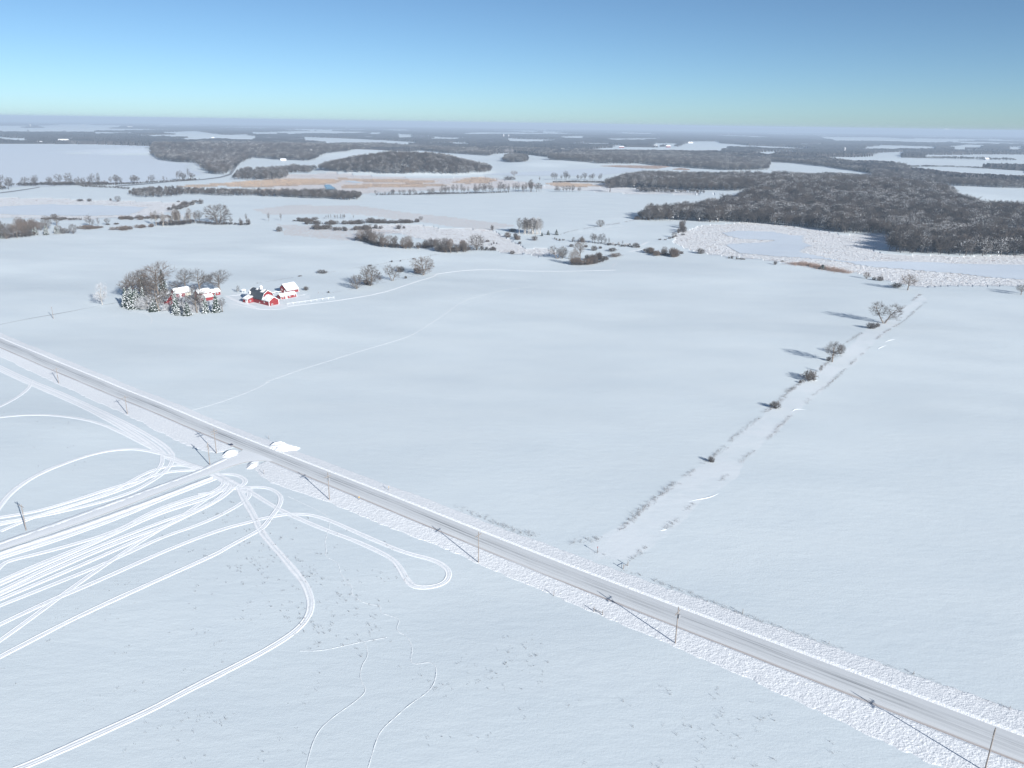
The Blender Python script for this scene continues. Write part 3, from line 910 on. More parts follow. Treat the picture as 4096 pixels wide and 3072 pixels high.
def crown_tree(seed, H=12.0, lobes=((0, 0, .62, .36, .40),), trunk_h=.22, stems=1, limbs=9, subs=110, twigs=1300, trunk_r=.28, twig_r=.028, low=.10,
               droop=0.0, twig_len=(.8, 1.7), spread=.25, fringe=.55):
    """leafless tree whose crown fills the given lobes (x, y, z, half width, half height; fractions of the height)"""
    rg = np.random.default_rng(seed)
    L = [tuple(q * H for q in lb) for lb in lobes]

    def sample(n, rmin, rmax):
        out = []
        while len(out) < n:
            lb = L[rg.integers(len(L))]
            d = unit(rg.normal(0, 1, 3))
            r = (rg.uniform(rmin ** 2, rmax ** 2)) ** .5 * (.72 + .5 * float(vnoise(d[0] * 2.2 + seed, d[1] * 2.2 + d[2] * 1.9, seed)))
            p = np.array([lb[0] + d[0] * r * lb[3], lb[1] + d[1] * r * lb[3], lb[2] + d[2] * r * lb[4]])
            if p[2] > low * H:
                out.append(p)
        return np.array(out)
    wood_, fine = [], []

    def curve(p, q, n, r0, r1, dst, bend=.18, rise=.12):
        ln = np.linalg.norm(q - p)
        c = (p + q) / 2 + rg.normal(0, bend * ln * .5, 3) + np.array([0, 0, rise * ln - droop * ln])
        pts = [(1 - t) ** 2 * p + 2 * t * (1 - t) * c + t * t * q for t in np.linspace(0, 1, n + 1)]
        for i in range(n):
            a = r0 + (r1 - r0) * i / n
            b = r0 + (r1 - r0) * (i + 1) / n
            dst.append((pts[i], pts[i + 1], a, b))
        return pts
    # stems
    forks = []
    for s in range(stems):
        a = 6.283 * s / stems + .4
        base = np.array([math.cos(a), math.sin(a), 0]) * (.16 * (stems > 1)) * H / 10 + np.array([0, 0, -.3])
        lb = L[s % len(L)]
        tip = np.array([lb[0] * .8, lb[1] * .8, 0]) + np.array([math.cos(a) * spread * H * .25 * (stems > 1), math.sin(a) * spread * H * .25 * (stems > 1), lb[2] + lb[4] * .35])
        pts = curve(base, tip, 7, trunk_r * (1 if stems == 1 else .7), trunk_r * .22, wood_, .10, .05)
        k0 = 1 + int(trunk_h * 7)
        forks += [(pts[i], trunk_r * (1 - .11 * i) * (1 if stems == 1 else .7)) for i in range(k0, 8)]
    nodes = [(p, r * .5) for p, r in forks]
    T = sample(limbs * stems if stems > 1 else limbs, .55, .85)
    for t in T:
        d = np.array([np.linalg.norm(p - t) + 2.2 * max(0, p[2] + .15 * H - t[2]) for p, _ in forks])
        j = int(np.argmin(d + rg.uniform(0, .12 * H, len(d))))
        r = forks[j][1] * .55
        pts = curve(forks[j][0], t, 5, r, max(r * .25, twig_r * 1.5), wood_, .22, .10)
        nodes += [(pts[i], r * (1 - .14 * i)) for i in range(1, 6)]
    NP, NR = np.array([n[0] for n in nodes]), np.array([n[1] for n in nodes])
    T = sample(subs, .5, .96)
    for t in T:
        v = t - NP
        d = np.linalg.norm(v, axis=1) + 1.6 * np.maximum(0, -v[:, 2] + .02 * H)
        j = int(np.argmin(d + rg.uniform(0, .05 * H, len(d))))
        r = max(min(NR[j] * .5, .07), twig_r * 1.4)
        pts = curve(NP[j], t, 3, r, twig_r, fine, .25, .10)
        nodes += [(pts[i], r * (1 - .2 * i)) for i in range(1, 4)]
    NP = np.array([n[0] for n in nodes])
    cen = np.array([[lb[0], lb[1], lb[2] - lb[4] * .7] for lb in L])
    T = sample(twigs, fringe, 1.04)
    for t in T:
        v = t - NP
        d = np.linalg.norm(v, axis=1) + 1.0 * np.maximum(0, -v[:, 2])
        j = int(np.argmin(d))
        c0 = cen[np.argmin(np.linalg.norm(cen - t, axis=1))]
        out = unit(t - c0)
        if d[j] < 1.8:
            p = NP[j]
            q = p + unit(unit(t - p) + out * .9 + rg.normal(0, .35, 3)) * rg.uniform(*twig_len) * H / 12
        else:
            p, q = NP[j], t
        m = (p + q) / 2 + rg.normal(0, .06, 3)
        fine.append((p, m, twig_r, twig_r * .7))
        fine.append((m, q, twig_r * .7, twig_r * .15))
        if rg.random() < .7:
            e = m + unit(unit(q - p) + rg.normal(0, .55, 3)) * rg.uniform(.5, 1.1) * H / 12
            fine.append((m, e, twig_r * .6, twig_r * .12))
    return wood_, fine


PROTO = {}


def store(key, w, f, trunk_m='bark', crown_m='twig', single=None, snowy=0.0, seed=0):
    if single:
        v, fa = tubes(w + f, 3)
        n = len(w + f)
        mi = np.zeros(n, int)
        if snowy:
            mi[np.random.default_rng(seed).random(n) < snowy] = 1
        top, wid = np.percentile(v[:, 2], 99.3), np.percentile(np.abs(v[:, :2]), 96) * 2
        PROTO[key] = (None, mesh_np(key, v, fa, [M[single], M['snowy']] if snowy else [M[single]], np.tile(mi, 3)), top, wid)
        return
    vw, fw = tubes(w, 5)
    vf2, ff = tubes(f, 3)
    top = np.percentile(vf2[:, 2], 99.3)
    wid = np.percentile(np.abs(vf2[:, :2]), 96) * 2
    PROTO[key] = (mesh_np(key + '_trunk', vw, fw, [M[trunk_m]], smoothed=True), mesh_np(key + '_crown', vf2, ff, [M[crown_m]]), top, wid)


def proto_tree(key, trunk_m='bark', crown_m='twig', **kw):
    w, f = crown_tree(**kw)
    store(key, w, f, trunk_m, crown_m)


proto_tree('round', seed=3, H=11, stems=3, lobes=((0, 0, .54, .47, .47),), trunk_h=.1, limbs=7, subs=150, twigs=1500, trunk_r=.30, low=.07, spread=.5)
proto_tree('round_b', seed=14, H=11, stems=4, lobes=((.06, 0, .52, .48, .46), (-.12, .05, .50, .40, .40)), trunk_h=.08, limbs=6, subs=150, twigs=1500, trunk_r=.32, low=.06, spread=.6)
proto_tree('vase', seed=8, H=11, stems=2, lobes=((.26, 0, .62, .34, .40), (-.25, .04, .62, .34, .40)), trunk_h=.25, limbs=8, subs=130, twigs=1050, trunk_r=.42, low=.14, spread=.6)
proto_tree('elm', seed=21, H=14, lobes=((0, 0, .70, .30, .30), (.12, .1, .55, .25, .28)), trunk_h=.28, limbs=12, subs=120, twigs=800, trunk_r=.36, low=.18)
proto_tree('oak', seed=27, H=12, lobes=((0, 0, .62, .38, .36),), trunk_h=.22, limbs=13, subs=115, twigs=750, trunk_r=.36, low=.12, fringe=.5)
proto_tree('oak_b', seed=35, H=12, lobes=((-.05, 0, .66, .34, .33), (.25, .05, .50, .26, .20)), trunk_h=.25, limbs=13, subs=110, twigs=720, trunk_r=.36, low=.14, fringe=.5)
proto_tree('slim', 'aspen', 'twig', seed=41, H=14, lobes=((0, 0, .62, .12, .36),), trunk_h=.2, limbs=12, subs=45, twigs=330, trunk_r=.17, twig_r=.030, low=.2)
proto_tree('birch', 'aspen', 'frost', seed=52, H=13, lobes=((.03, 0, .62, .21, .34), (-.05, 0, .38, .24, .22)), trunk_h=.15, limbs=14, subs=90, twigs=800, trunk_r=.20, twig_r=.026, low=.12, droop=.12)


def proto_bush(key, seed, n=14, h=2.4, wide=.5, twig_r=.026, twigs=420, m='twig'):
    w, f = crown_tree(seed, H=h, stems=n, lobes=((0, 0, .42, wide, .52), (wide * .4, wide * .2, .36, wide * .75, .40), (-wide * .45, -wide * .1, .38, wide * .7, .45)), trunk_h=0, limbs=2, subs=90,
                      twigs=twigs, trunk_r=.055, twig_r=twig_r, low=.02, spread=wide * 2.2, twig_len=(1.6, 3.2), fringe=.35)
    store(key, w, f, single=m)


proto_bush('bush_a', 5)
proto_bush('bush_b', 6, h=2.0, wide=.95, twigs=520)
proto_bush('bush_c', 9, n=9, h=3.0, wide=.36, twigs=330)


def low_tree(key, seed, m, slim=False, snowy=0.0):
    """lighter single-mesh tree for the ones that stand a kilometre away"""
    if slim:
        w, f = crown_tree(seed, H=14, lobes=((0, 0, .60, .15, .38),), trunk_h=.2, limbs=8, subs=26, twigs=110, trunk_r=.22, twig_r=.07, low=.2, twig_len=(1.2, 2.4))
    else:
        w, f = crown_tree(seed, H=13, lobes=((0, 0, .62, .34, .36),), trunk_h=.25, limbs=9, subs=40, twigs=230, trunk_r=.34, twig_r=.07, low=.16, twig_len=(1.2, 2.4))
    store(key, w, f, single=m, snowy=snowy, seed=seed)


low_tree('far_a', 61, 'twig')
low_tree('far_b', 62, 'twig_grey')
low_tree('far_c', 63, 'twig', True)


def wood_tree(key, seed, m, slim=False, snowy=0.0):
    """woodland tree, dense enough to close the canopy with its neighbours"""
    if slim:
        w, f = crown_tree(seed, H=14, lobes=((0, 0, .62, .20, .36),), trunk_h=.25, limbs=8, subs=34, twigs=170, trunk_r=.20, twig_r=.075, low=.2, twig_len=(1.2, 2.4))
    else:
        w, f = crown_tree(seed, H=13, lobes=((0, 0, .64, .36, .34), (.14, -.1, .5, .26, .28)), trunk_h=.28, limbs=9, subs=52, twigs=330, trunk_r=.32, twig_r=.08, low=.2, twig_len=(1.2, 2.5), fringe=.3)
    store(key, w, f, single=m, snowy=snowy, seed=seed)


wood_tree('wood_a', 64, 'wood_dark')
wood_tree('wood_b', 65, 'wood_dark')
wood_tree('wood_c', 66, 'wood_dark', False, .10)
wood_tree('wood_d', 67, 'twig_grey', True, .04)


def proto_spruce(key, seed, h=11.0, w=2.6, snow=.6):
    rg = np.random.default_rng(seed)
    vt, ft = tubes([(np.array([0, 0, -.3]), np.array([0, 0, h * .96]), .20, .03)], 6)
    gv, gf, sv, sf = [], [], [], []
    z = .5
    while z < h * .97:
        t = z / h
        R = w * (1 - t) ** .85 + .15
        k = max(4, int(11 * (1 - t) + 4))
        a0 = rg.random() * 6.28
        for j in range(k):
            a = a0 + 6.283 * j / k + rg.normal(0, .15)
            L = R * rg.uniform(.75, 1.15)
            steps = 4
            d = np.array([math.cos(a), math.sin(a), 0])
            s = np.array([-math.sin(a), math.cos(a), 0])
            for q in range(steps):
                u0, u1 = q / steps, (q + 1.25) / steps
                p0 = d * L * u0 + np.array([0, 0, z + .1 - .38 * L * u0 ** 1.4])
                p1 = d * L * u1 + np.array([0, 0, z + .1 - .38 * L * u1 ** 1.4])
                wd = (.18 + .30 * L / w * (1 - .6 * u0)) * rg.uniform(.8, 1.3)
                mid = (p0 + p1) / 2
                i = len(gv)
                gv += [p0 + np.array([0, 0, .05]), mid + s * wd + np.array([0, 0, -.14]), p1 + np.array([0, 0, -.08]), mid - s * wd + np.array([0, 0, -.14]),
                       mid + np.array([0, 0, -.34])]
                gf += [[i, i + 1, i + 2], [i, i + 2, i + 3], [i, i + 4, i + 1], [i + 1, i + 4, i + 2], [i + 2, i + 4, i + 3], [i + 3, i + 4, i]]
                if rg.random() < snow:
                    c = .74
                    i = len(sv)
                    up = np.array([0, 0, .10])
                    sv += [p0 * .9 + mid * .1 + up, mid + s * wd * c + np.array([0, 0, -.03]), p1 * .9 + mid * .1 + np.array([0, 0, .03]), mid - s * wd * c + np.array([0, 0, -.03]), mid + np.array([0, 0, .2])]
                    sf += [[i, i + 1, i + 4], [i + 1, i + 2, i + 4], [i + 2, i + 3, i + 4], [i + 3, i, i + 4]]
        z += .42 + .25 * (1 - t)
    PROTO[key] = (mesh_np(key + '_trunk', vt, ft, [M['bark']]), mesh_np(key + '_needles', np.array(gv), np.array(gf), [M['needle']]),
                  h, w * 2, mesh_np(key + '_snow', np.array(sv), np.array(sf), [M['snowy']]))


proto_spruce('spruce_a', 4, snow=.34)
proto_spruce('spruce_b', 11, w=2.3, snow=.44)
proto_spruce('spruce_c', 17, h=12, w=2.4, snow=.22)

NT = [0]


def place(proto, x, y, z, h, w=None, label=None, group=None, cat='tree', name=None, tint=None, rz=None):
    P = PROTO[proto]
    sz = h / P[2]
    sx = (w / P[3]) if w else sz
    rz = rnd.uniform(0, 6.28) if rz is None else rz
    if P[0] is None:
        o = link(name or 'bare_tree', P[1], None, (x, y, z), rz, label, cat, group)
        o.scale = (sx, sx, sz)
        if tint:
            o.material_slots[0].link = 'OBJECT'
            o.material_slots[0].material = M[tint]
        return o
    e = link(name or 'bare_tree', None, None, (x, y, z), rz, label, cat, group)
    e.empty_display_size = .5
    e.scale = (sx, sx, sz)
    link('trunk', P[0], e)
    c = link('crown', P[1], e)
    if tint:
        c.material_slots[0].link = 'OBJECT'
        c.material_slots[0].material = M[tint]
    if len(P) > 4:
        link('snow_load', P[4], c, kind='stuff')
    NT[0] += 1
    return e


def tree(crop, bx, by, h, proto, label, w=None, group=None, cat='tree', name=None, tint=None, rz=None):
    """h, w in tracing units of the crop; converted to metres at the spot where the tree stands"""
    s = CROPS[crop][2]
    px, py = photo(crop, [(bx, by)])[0]
    p = ground_at(px, py)
    k = mpp(p) * s
    dep = math.atan2(CAM_H - p[2], math.hypot(p[0], p[1]))
    return place(proto, p[0], p[1], p[2] - .05, h * k / math.cos(dep), w * k if w else None, label, group, cat, name, tint, rz)


def tree_row(crop, pts, n, h, protos, label, group, jit=3, cat='tree', name=None, tints=(None,), wr=(.7, 1.1), key=0, hr=(.65, 1.25)):
    """n single trees strung along a traced line"""
    g = gp(crop, pts)
    rg = random.Random(100 + key)
    c, t = resample(g, 1.0)
    for i in range(n):
        q = c[min(int((i + rg.uniform(.1, .9)) / n * (len(c) - 1)), len(c) - 1)] + np.array([rg.gauss(0, jit), rg.gauss(0, jit * 1.3)])
        z = float(terrain(q[0], q[1]))
        k = mpp((q[0], q[1], z)) * CROPS[crop][2]
        pr = rg.choice(protos)
        hh = h * k * rg.uniform(*hr)
        place(pr, q[0], q[1], z - .05, hh, hh * PROTO[pr][3] / PROTO[pr][2] * rg.uniform(*wr), label, group, cat, name, rg.choice(tints), rg.uniform(0, 6.28))


def bush(crop, bx, by, h, label, w=None, proto='bush_a', tint=None, group=None):
    return tree(crop, bx, by, h, proto, label, w, group, 'shrub', 'bare_shrub', tint)


# farmyard trees (leafless), from west to east
Y = 'y'
tree(Y, 840, 905, 470, 'oak_b', 'bare tree with pale thick trunk in front of the red gabled house', 520, rz=.4)
tree(Y, 850, 690, 600, 'elm', 'tallest bare tree in the farmyard, rising behind the dark spruces', 560, tint='twig_tan')
tree(Y, 290, 700, 330, 'elm', 'bare tree at the outer left edge of the farmyard grove', 260)
tree(Y, 420, 690, 430, 'oak', 'thin bare tree poking up behind the snowy spruces at the grove end', 260, tint='twig_tan')
tree(Y, 530, 700, 490, 'elm', 'dense bare tree left of the tallest farmyard tree', 330)
tree(Y, 640, 780, 380, 'round', 'bushy bare tree low between the spruces and the red house', 300)
tree(Y, 720, 720, 400, 'elm', 'slender bare tree close beside the tallest farmyard tree', 240)
tree(Y, 1130, 590, 190, 'oak', 'low round dark bare tree behind the white-roofed house', 240, tint='twig_grey')
tree(Y, 1300, 560, 370, 'oak', 'spreading bare tree directly behind the house with white roof', 260)
tree(Y, 1540, 590, 390, 'oak_b', 'bare tree with crooked side limb behind the two-tier red building', 340)
tree(Y, 1885, 585, 365, 'elm', 'vase-shaped bare tree beside the small red shed', 380, rz=2)
tree(Y, 1485, 940, 470, 'oak', 'large bare tree with forked trunk in front of the farm buildings', 330)
tree(Y, 1500, 850, 260, 'elm', 'dark stubby bare trunk beside the forked farmyard tree', 170, tint='twig_grey')
tree(Y, 1240, 800, 170, 'round_b', 'small grey bare tree filling the gap below the white-roofed house', 280, tint='frost')
tree(Y, 1920, 920, 230, 'elm', 'thin dark bare tree at the right end of the farmyard trees', 150, tint='twig_grey')
tree(Y, 690, 900, 260, 'round', 'low tangled bare tree with snow beside the red gabled house', 330, tint='frost')
tree(Y, 560, 880, 200, 'round_b', 'snow dusted bare thicket tree below the spruces', 260, tint='frost')
tree(Y, 2180, 595, 120, 'birch', 'tiny leafless sapling between the shed and the barn', 60, tint='twig_grey')
bush(Y, 1420, 930, 150, 'small frosted tree between the squat spruce and the forked tree', 190, 'bush_a', 'frost')  # this and the next two: small deciduous trees built on the bush shape
bush(Y, 1580, 860, 150, 'small frosted tree in front of the lower red wall', 200, 'bush_a', 'frost')
bush(Y, 990, 905, 130, 'small frosted tree at the foot of the red gable', 170, 'bush_a', 'frost')
bush(Y, 1240, 900, 150, 'frosted brush between the drooping and the squat spruce', 200, 'bush_a', 'frost')
# snowy spruces
S = 'snowy spruces around the farmhouse'
tree(Y, 285, 845, 350, 'spruce_a', 'snow laden spruce at the outer left of the farmyard', 190, S, name='spruce_tree')
tree(Y, 385, 870, 385, 'spruce_b', 'full snowy spruce, second from the left of the farmyard', 220, S, name='spruce_tree')
tree(Y, 475, 840, 330, 'spruce_a', 'snowy spruce half hidden between two others at the left of the yard', 190, S, name='spruce_tree')
tree(Y, 590, 860, 370, 'spruce_b', 'narrow tall snowy spruce left of the red gabled house', 170, S, name='spruce_tree')
tree(Y, 335, 858, 300, 'spruce_b', 'snowy spruce between the two outer left spruces of the yard', 180, S, name='spruce_tree')
tree(Y, 445, 872, 330, 'spruce_a', 'snowy spruce, front of the left cluster in the yard', 190, S, name='spruce_tree')
tree(Y, 525, 868, 260, 'spruce_a', 'shorter snowy spruce at the right of the left cluster', 190, S, name='spruce_tree')
tree(Y, 750, 910, 220, 'spruce_a', 'low wide snowy spruce at the foot of the pale-trunked tree', 230, S, name='spruce_tree')
tree(Y, 1130, 960, 390, 'spruce_b', 'slender drooping snowy spruce right of the red gable', 170, S, name='spruce_tree')
tree(Y, 1145, 985, 110, 'spruce_a', 'very small snowy spruce in front of the drooping one', 90, S, name='spruce_tree')
tree(Y, 1320, 985, 240, 'spruce_a', 'squat snowy spruce standing nearest below the white-roofed house', 200, S, name='spruce_tree')
tree(Y, 1630, 945, 320, 'spruce_b', 'thin snowy spruce in front of the two-tier red building', 140, S, name='spruce_tree')
tree(Y, 1815, 930, 340, 'spruce_a', 'bulky snowy spruce at the right end of the farmyard', 200, S, name='spruce_tree')
tree(Y, 915, 640, 450, 'spruce_c', 'tall dark spruce rising beside the tallest bare tree', 200, S, name='spruce_tree')
tree(Y, 570, 700, 420, 'spruce_c', 'dark spruce tangled in the dense bare trees at left', 170, S, name='spruce_tree')
tree('m1', 885, 1012, 188, 'birch', 'lone pale birch dusted with snow beside the farm driveway', 110)

# the row of four round trees past the barns
R_ = 'row of round bare trees beyond the barns'
tree('r', 440, 885, 275, 'round', 'smallest round bare tree, nearest the barns in the row of four', 240, R_)
tree('r', 712, 818, 395, 'round_b', 'broad round bare tree, second from the barns in the row of four', 430, R_)
tree('r', 1160, 718, 310, 'vase', 'wide vase-shaped bare tree, third from the barns in the row', 330, R_, rz=-.4)
tree('r', 1775, 605, 355, 'round', 'reddish-topped round bare tree at the far end of the row', 400, R_, tint='twig_tan')
bush('r', 1320, 540, 110, 'shadowy low shrub between the third and last trees of the row', 140, tint='twig_grey')
bush('r', 1420, 675, 55, 'tiny shrub on the fence line between the row trees', 50)
bush('r', 640, 800, 110, 'brushy growth at the foot of the second row tree', 150)
bush('r', 1660, 570, 120, 'brushy growth at the foot of the last row tree', 170)
bush('r', 700, 425, 30, 'low dark brush on the fence behind the second row tree', 110, 'bush_b')
bush('r', 1145, 345, 40, 'small crooked shrub on the fence behind the third row tree', 40, 'bush_c')
bush('r', 1318, 328, 25, 'small round shrub on the back fence line', 30)
bush('r', 1575, 290, 30, 'small flat shrub on the back fence left of the last row tree', 40)
bush('m2', 572, 742, 32, 'fallen dark brush heap alone in the field behind the barns', 85, 'bush_b', 'twig_grey')
bush('m2', 432, 888, 36, 'small round tree-like shrub right of the red cattle shed', 44, 'bush_c')
bush('m2', 628, 910, 16, 'little shrub by the end of the white fence', 18)
bush('m2', 203, 380, 44, 'pale round shrub alone at the edge of the far field', 44)
bush('m2', 380, 768, 10, 'low tuft of brush on the back fence', 34, 'bush_b')

# right fence strip
H_ = 'h'
tree(H_, 1402, 655, 250, 'vase', 'heart-shaped double-stemmed bare tree on the fence strip', 330, rz=-.55)
bush(H_, 1243, 718, 72, 'dense shrub left of the heart-shaped tree', 100, tint='twig_grey')
bush(H_, 1320, 700, 55, 'thin shrub at the foot of the heart-shaped tree', 50, 'bush_c')
tree(H_, 765, 1132, 255, 'oak', 'bare tree with straight trunk midway along the fence strip', 200)
tree(H_, 868, 1035, 115, 'round', 'small dark bare tree right behind the straight-trunked one', 100)
bush(H_, 725, 1115, 50, 'low dark shrub at the foot of the straight-trunked tree', 60, tint='twig_grey')
bush(H_, 480, 1350, 110, 'wide spreading brown shrub on the fence strip', 210, 'bush_b')
tree(H_, 620, 1252, 85, 'birch', 'spindly sapling above the wide spreading shrub', 45, tint='twig_grey')
bush(H_, 372, 1385, 30, 'tiny tuft shrub below the wide spreading shrub', 40)
bush('w', 1608, 165, 52, 'compact round shrub on the lower fence strip', 72)
bush('w', 1095, 598, 42, 'small dark shrub lowest on the fence strip', 46, tint='twig_grey')
tree('m4', 1205, 887, 138, 'oak', 'bare tree with pinkish crown at the end of the fence strip', 130, tint='twig_tan')
bush('m4', 1110, 862, 36, 'low grey brush beside the pink-crowned tree', 110, 'bush_b', 'twig_grey')
tree('m4', 850, 788, 58, 'round', 'small pinkish bare tree at the marsh edge', 50, tint='twig_tan')
bush('m4', 965, 806, 40, 'round grey shrub at the marsh edge', 48)
bush('m4', 915, 800, 28, 'dark little shrub beside the round grey one at the marsh edge', 26, tint='twig_grey')
bush('m4', 62, 667, 34, 'lone dark shrub on the near bank of the creek', 28, 'bush_c')
bush('m4', 122, 642, 14, 'low tuft shrub on the creek bank', 26, 'bush_b')
tree('m4', 470, 706, 44, 'spruce_c', 'small snowy juniper in the middle of the brown reed clump', 70, name='juniper', group=None)
tree('m4', 2185, 928, 90, 'oak', 'dark bare tree at the far right beside long shadows', 90)
tree('m4', 2240, 920, 110, 'elm', 'bare tree just beyond the dark one at the far right', 90)

# mid-field trees and shrubs
K = 'k2'
tree(K, 668, 570, 62, 'round', 'lone round tree on the fence of the far field', 70)
tree(K, 290, 853, 112, 'vase', 'many-stemmed bare tree at the tip of the brushy point', 150)
tree(K, 330, 850, 90, 'round', 'smaller bare tree at the right of the many-stemmed tree', 80)
tree(K, 492, 872, 195, 'elm', 'tall slim tree on the brushy point by the large field', 110, tint='twig_tan')
tree(K, 430, 905, 130, 'round_b', 'low brown bushy tree beside the tall slim tree', 100, tint='twig_tan')
tree_row(K, [(415, 900), (560, 905), (620, 880)], 8, 50, ['bush_a', 'bush_b'], 'brown shrub in the thicket on the brushy point', 'shrubs on the brushy point', 3, 'shrub', 'bare_shrub', ('twig', 'twig_tan'), key=1)
tree_row(K, [(560, 860), (640, 862), (690, 850)], 5, 55, ['bush_a', 'bush_c'], 'shrub along the right edge of the brushy point', 'shrubs right of the brushy point', 3, 'shrub', 'bare_shrub', ('twig', 'twig_grey'), key=2)
for q in ((278, 641, 52, 42), (205, 640, 42, 40), (150, 650, 36, 28)):
    tree(K, q[0], q[1], q[2], 'spruce_c', {278: 'dark cone-shaped evergreen standing alone right of the aspens', 205: 'shorter snowy evergreen beside the cone-shaped one', 150: 'smallest evergreen at the foot of the aspens'}[q[0]], q[3], name='evergreen')
tree_row(K, [(-14, 632), (70, 637), (150, 632)], 24, 138, ['slim'], 'pale slender aspen in the tight mid-field clump', 'aspen clump in the middle of the fields', 3, 'tree', 'aspen', (None, 'frost', None), (1.1, 1.6), key=3, hr=(.85, 1.08))
bush(K, 775, 785, 30, 'dark flat shrub left of the creek bend', 95, 'bush_b', 'twig_grey')
bush(K, 800, 833, 32, 'brown low shrub on the field edge near the creek bend', 120, 'bush_b', 'twig_tan')
tree_row(K, [(1060, 780), (1120, 800), (1180, 825)], 6, 44, ['bush_a', 'bush_b'], 'brown shrub on the slope right of the creek bend', 'slope shrubs by the creek bend', 3, 'shrub', 'bare_shrub', ('twig_tan', 'twig'), key=4)
tree(K, 1230, 822, 80, 'oak', 'small bare tree standing over the slope shrubs', 55)
tree_row(K, [(1250, 825), (1320, 832), (1380, 830)], 6, 62, ['bush_a', 'bush_c'], 'reddish shrub at the end of the slope shrubs', 'reddish slope shrubs', 3, 'shrub', 'bare_shrub', ('twig_tan',), key=5)
bush(K, 1552, 807, 50, 'fan-shaped shrub by the frozen pool', 70, 'bush_c', 'twig_grey')
bush(K, 1385, 808, 24, 'small shrub between the slope and the frozen pool', 38)
bush(K, 1830, 850, 26, 'small twin-topped shrub near the creek bank', 24, 'bush_c')
bush(K, 1872, 858, 24, 'small dark upright shrub near the creek bank', 14, 'bush_c', 'twig_grey')
bush(K, 1915, 858, 14, 'flat low shrub on the creek bank', 60, 'bush_b')
bush(K, 1805, 848, 14, 'tiny shrub on the creek bank beside the twin-topped one', 20)
bush(K, 610, 780, 44, 'round open shrub in the little clearing', 44)
bush(K, 665, 762, 22, 'small grey shrub in the little clearing', 28)
bush(K, 410, 747, 26, 'low round shrub right of the brushy point', 36)
bush(K, 540, 750, 20, 'low shrub behind the tall slim tree', 30)
tree_row(K, [(400, 700), (470, 705), (540, 708)], 5, 40, ['bush_a', 'far_b'], 'dark shrub in the hedge below the white field', 'hedge below the white field, left part', 3, 'shrub', 'bare_shrub', ('twig_grey', 'twig'), key=6)
tree_row(K, [(560, 712), (620, 716), (710, 722)], 7, 80, ['far_a', 'far_b', 'far_c'], 'bare tree in the hedge below the white field', 'hedge trees below the white field', 3, key=7)
tree_row(K, [(720, 725), (850, 738), (1000, 750)], 15, 22, ['bush_a', 'bush_b'], 'low dark hedge shrub capped with snow below the white field', 'low hedge shrubs below the white field', 2.5, 'shrub', 'bare_shrub', ('twig_grey', 'frost', 'twig_grey'), key=8)
tree(K, 862, 730, 40, 'far_c', 'thin sapling standing in the low hedge', 14)
bush(K, 982, 753, 42, 'round shrub ending the low hedge', 56)
tree_row(K, [(1380, 632), (1395, 600), (1408, 560)], 7, 62, ['bush_c', 'bush_a'], 'dark tall shrub in the short hedge beside the marsh', 'short upright hedge beside the marsh', 2.5, 'shrub', 'bare_shrub', ('twig_grey', 'twig'), key=9)
tree(K, 1320, 665, 50, 'round', 'small bare tree on the bank below the short hedge', 46, tint='twig_grey')
tree_row(K, [(1190, 695), (1270, 680), (1390, 640)], 7, 16, ['bush_b'], 'low shrub along the bank below the short hedge', 'bank shrubs', 2, 'shrub', 'bare_shrub', ('twig_grey', 'twig'), key=10)
tree_row(K, [(230, 682), (290, 684), (340, 694)], 4, 18, ['bush_b', 'bush_a'], 'low shrub near the dark evergreens', 'low shrubs near the evergreens', 2, 'shrub', 'bare_shrub', ('twig_grey', 'twig_tan'), key=11)
bush(K, 85, 690, 44, 'branchy shrub on open snow left of the evergreens', 50, 'bush_c')
tree_row('k1', [(1830, 655), (1900, 670), (1960, 690)], 4, 40, ['bush_a'], 'brown shrub below the pale aspens', 'shrubs below the aspens', 2, 'shrub', 'bare_shrub', ('twig_tan', 'twig_grey'), key=12)
bush('k1', 1882, 612, 28, 'dark dome-shaped shrub left of the aspens', 60, tint='twig_grey')
bush('k1', 1700, 598, 46, 'thin leaning sapling on the stubble field', 26, 'bush_c')
tree_row('k1', [(1690, 730), (1720, 722), (1756, 720)], 3, 20, ['bush_c'], 'tiny upright shrub left of the brushy point', 'three tiny upright shrubs', .5, 'shrub', 'bare_shrub', ('twig_grey',), key=13)
bush('k1', 1945, 720, 22, 'dark squat shrub in the marsh grass', 30, tint='twig_grey')
bush('k1', 1880, 808, 26, 'low round shrub on the field edge', 60, 'bush_b')
bush('k1', 1660, 702, 18, 'low flat shrub behind the brown copse', 50, 'bush_b')
# brown copses
tree_row('k1', [(535, 688), (620, 712), (720, 735), (850, 752), (960, 760)], 24, 92, ['round', 'round_b', 'elm', 'oak'], 'brown bare tree in the long copse at the field edge', 'long brown copse', 4, 'tree', None, ('twig', 'twig_tan', 'twig'), (.7, 1.0), key=14)
tree_row('k1', [(960, 745), (1060, 755), (1200, 735)], 12, 52, ['bush_a', 'bush_c', 'round'], 'thin shrub at the tapering end of the long brown copse', 'tail of the long brown copse', 4, 'shrub', 'bare_shrub', ('twig', 'twig_grey'), key=15)
tree('k1', 615, 668, 120, 'elm', 'taller tree rising at the left end of the long brown copse', 80)
for i, q in enumerate(((590, 706, 46), (620, 714, 52), (650, 718, 40), (682, 721, 38), (722, 725, 56))):
    tree('k1', q[0], q[1], q[2], 'spruce_b' if i < 4 else 'spruce_c', ['small snow coated spruce, first at the left edge of the long copse', 'tallest white spruce in front of the long copse', 'middle small white spruce in front of the long copse', 'fourth small white spruce in front of the long copse', 'darker snow patched spruce right of the white ones'][i], q[2] * .75, 'spruces in front of the long brown copse', name='spruce_tree')
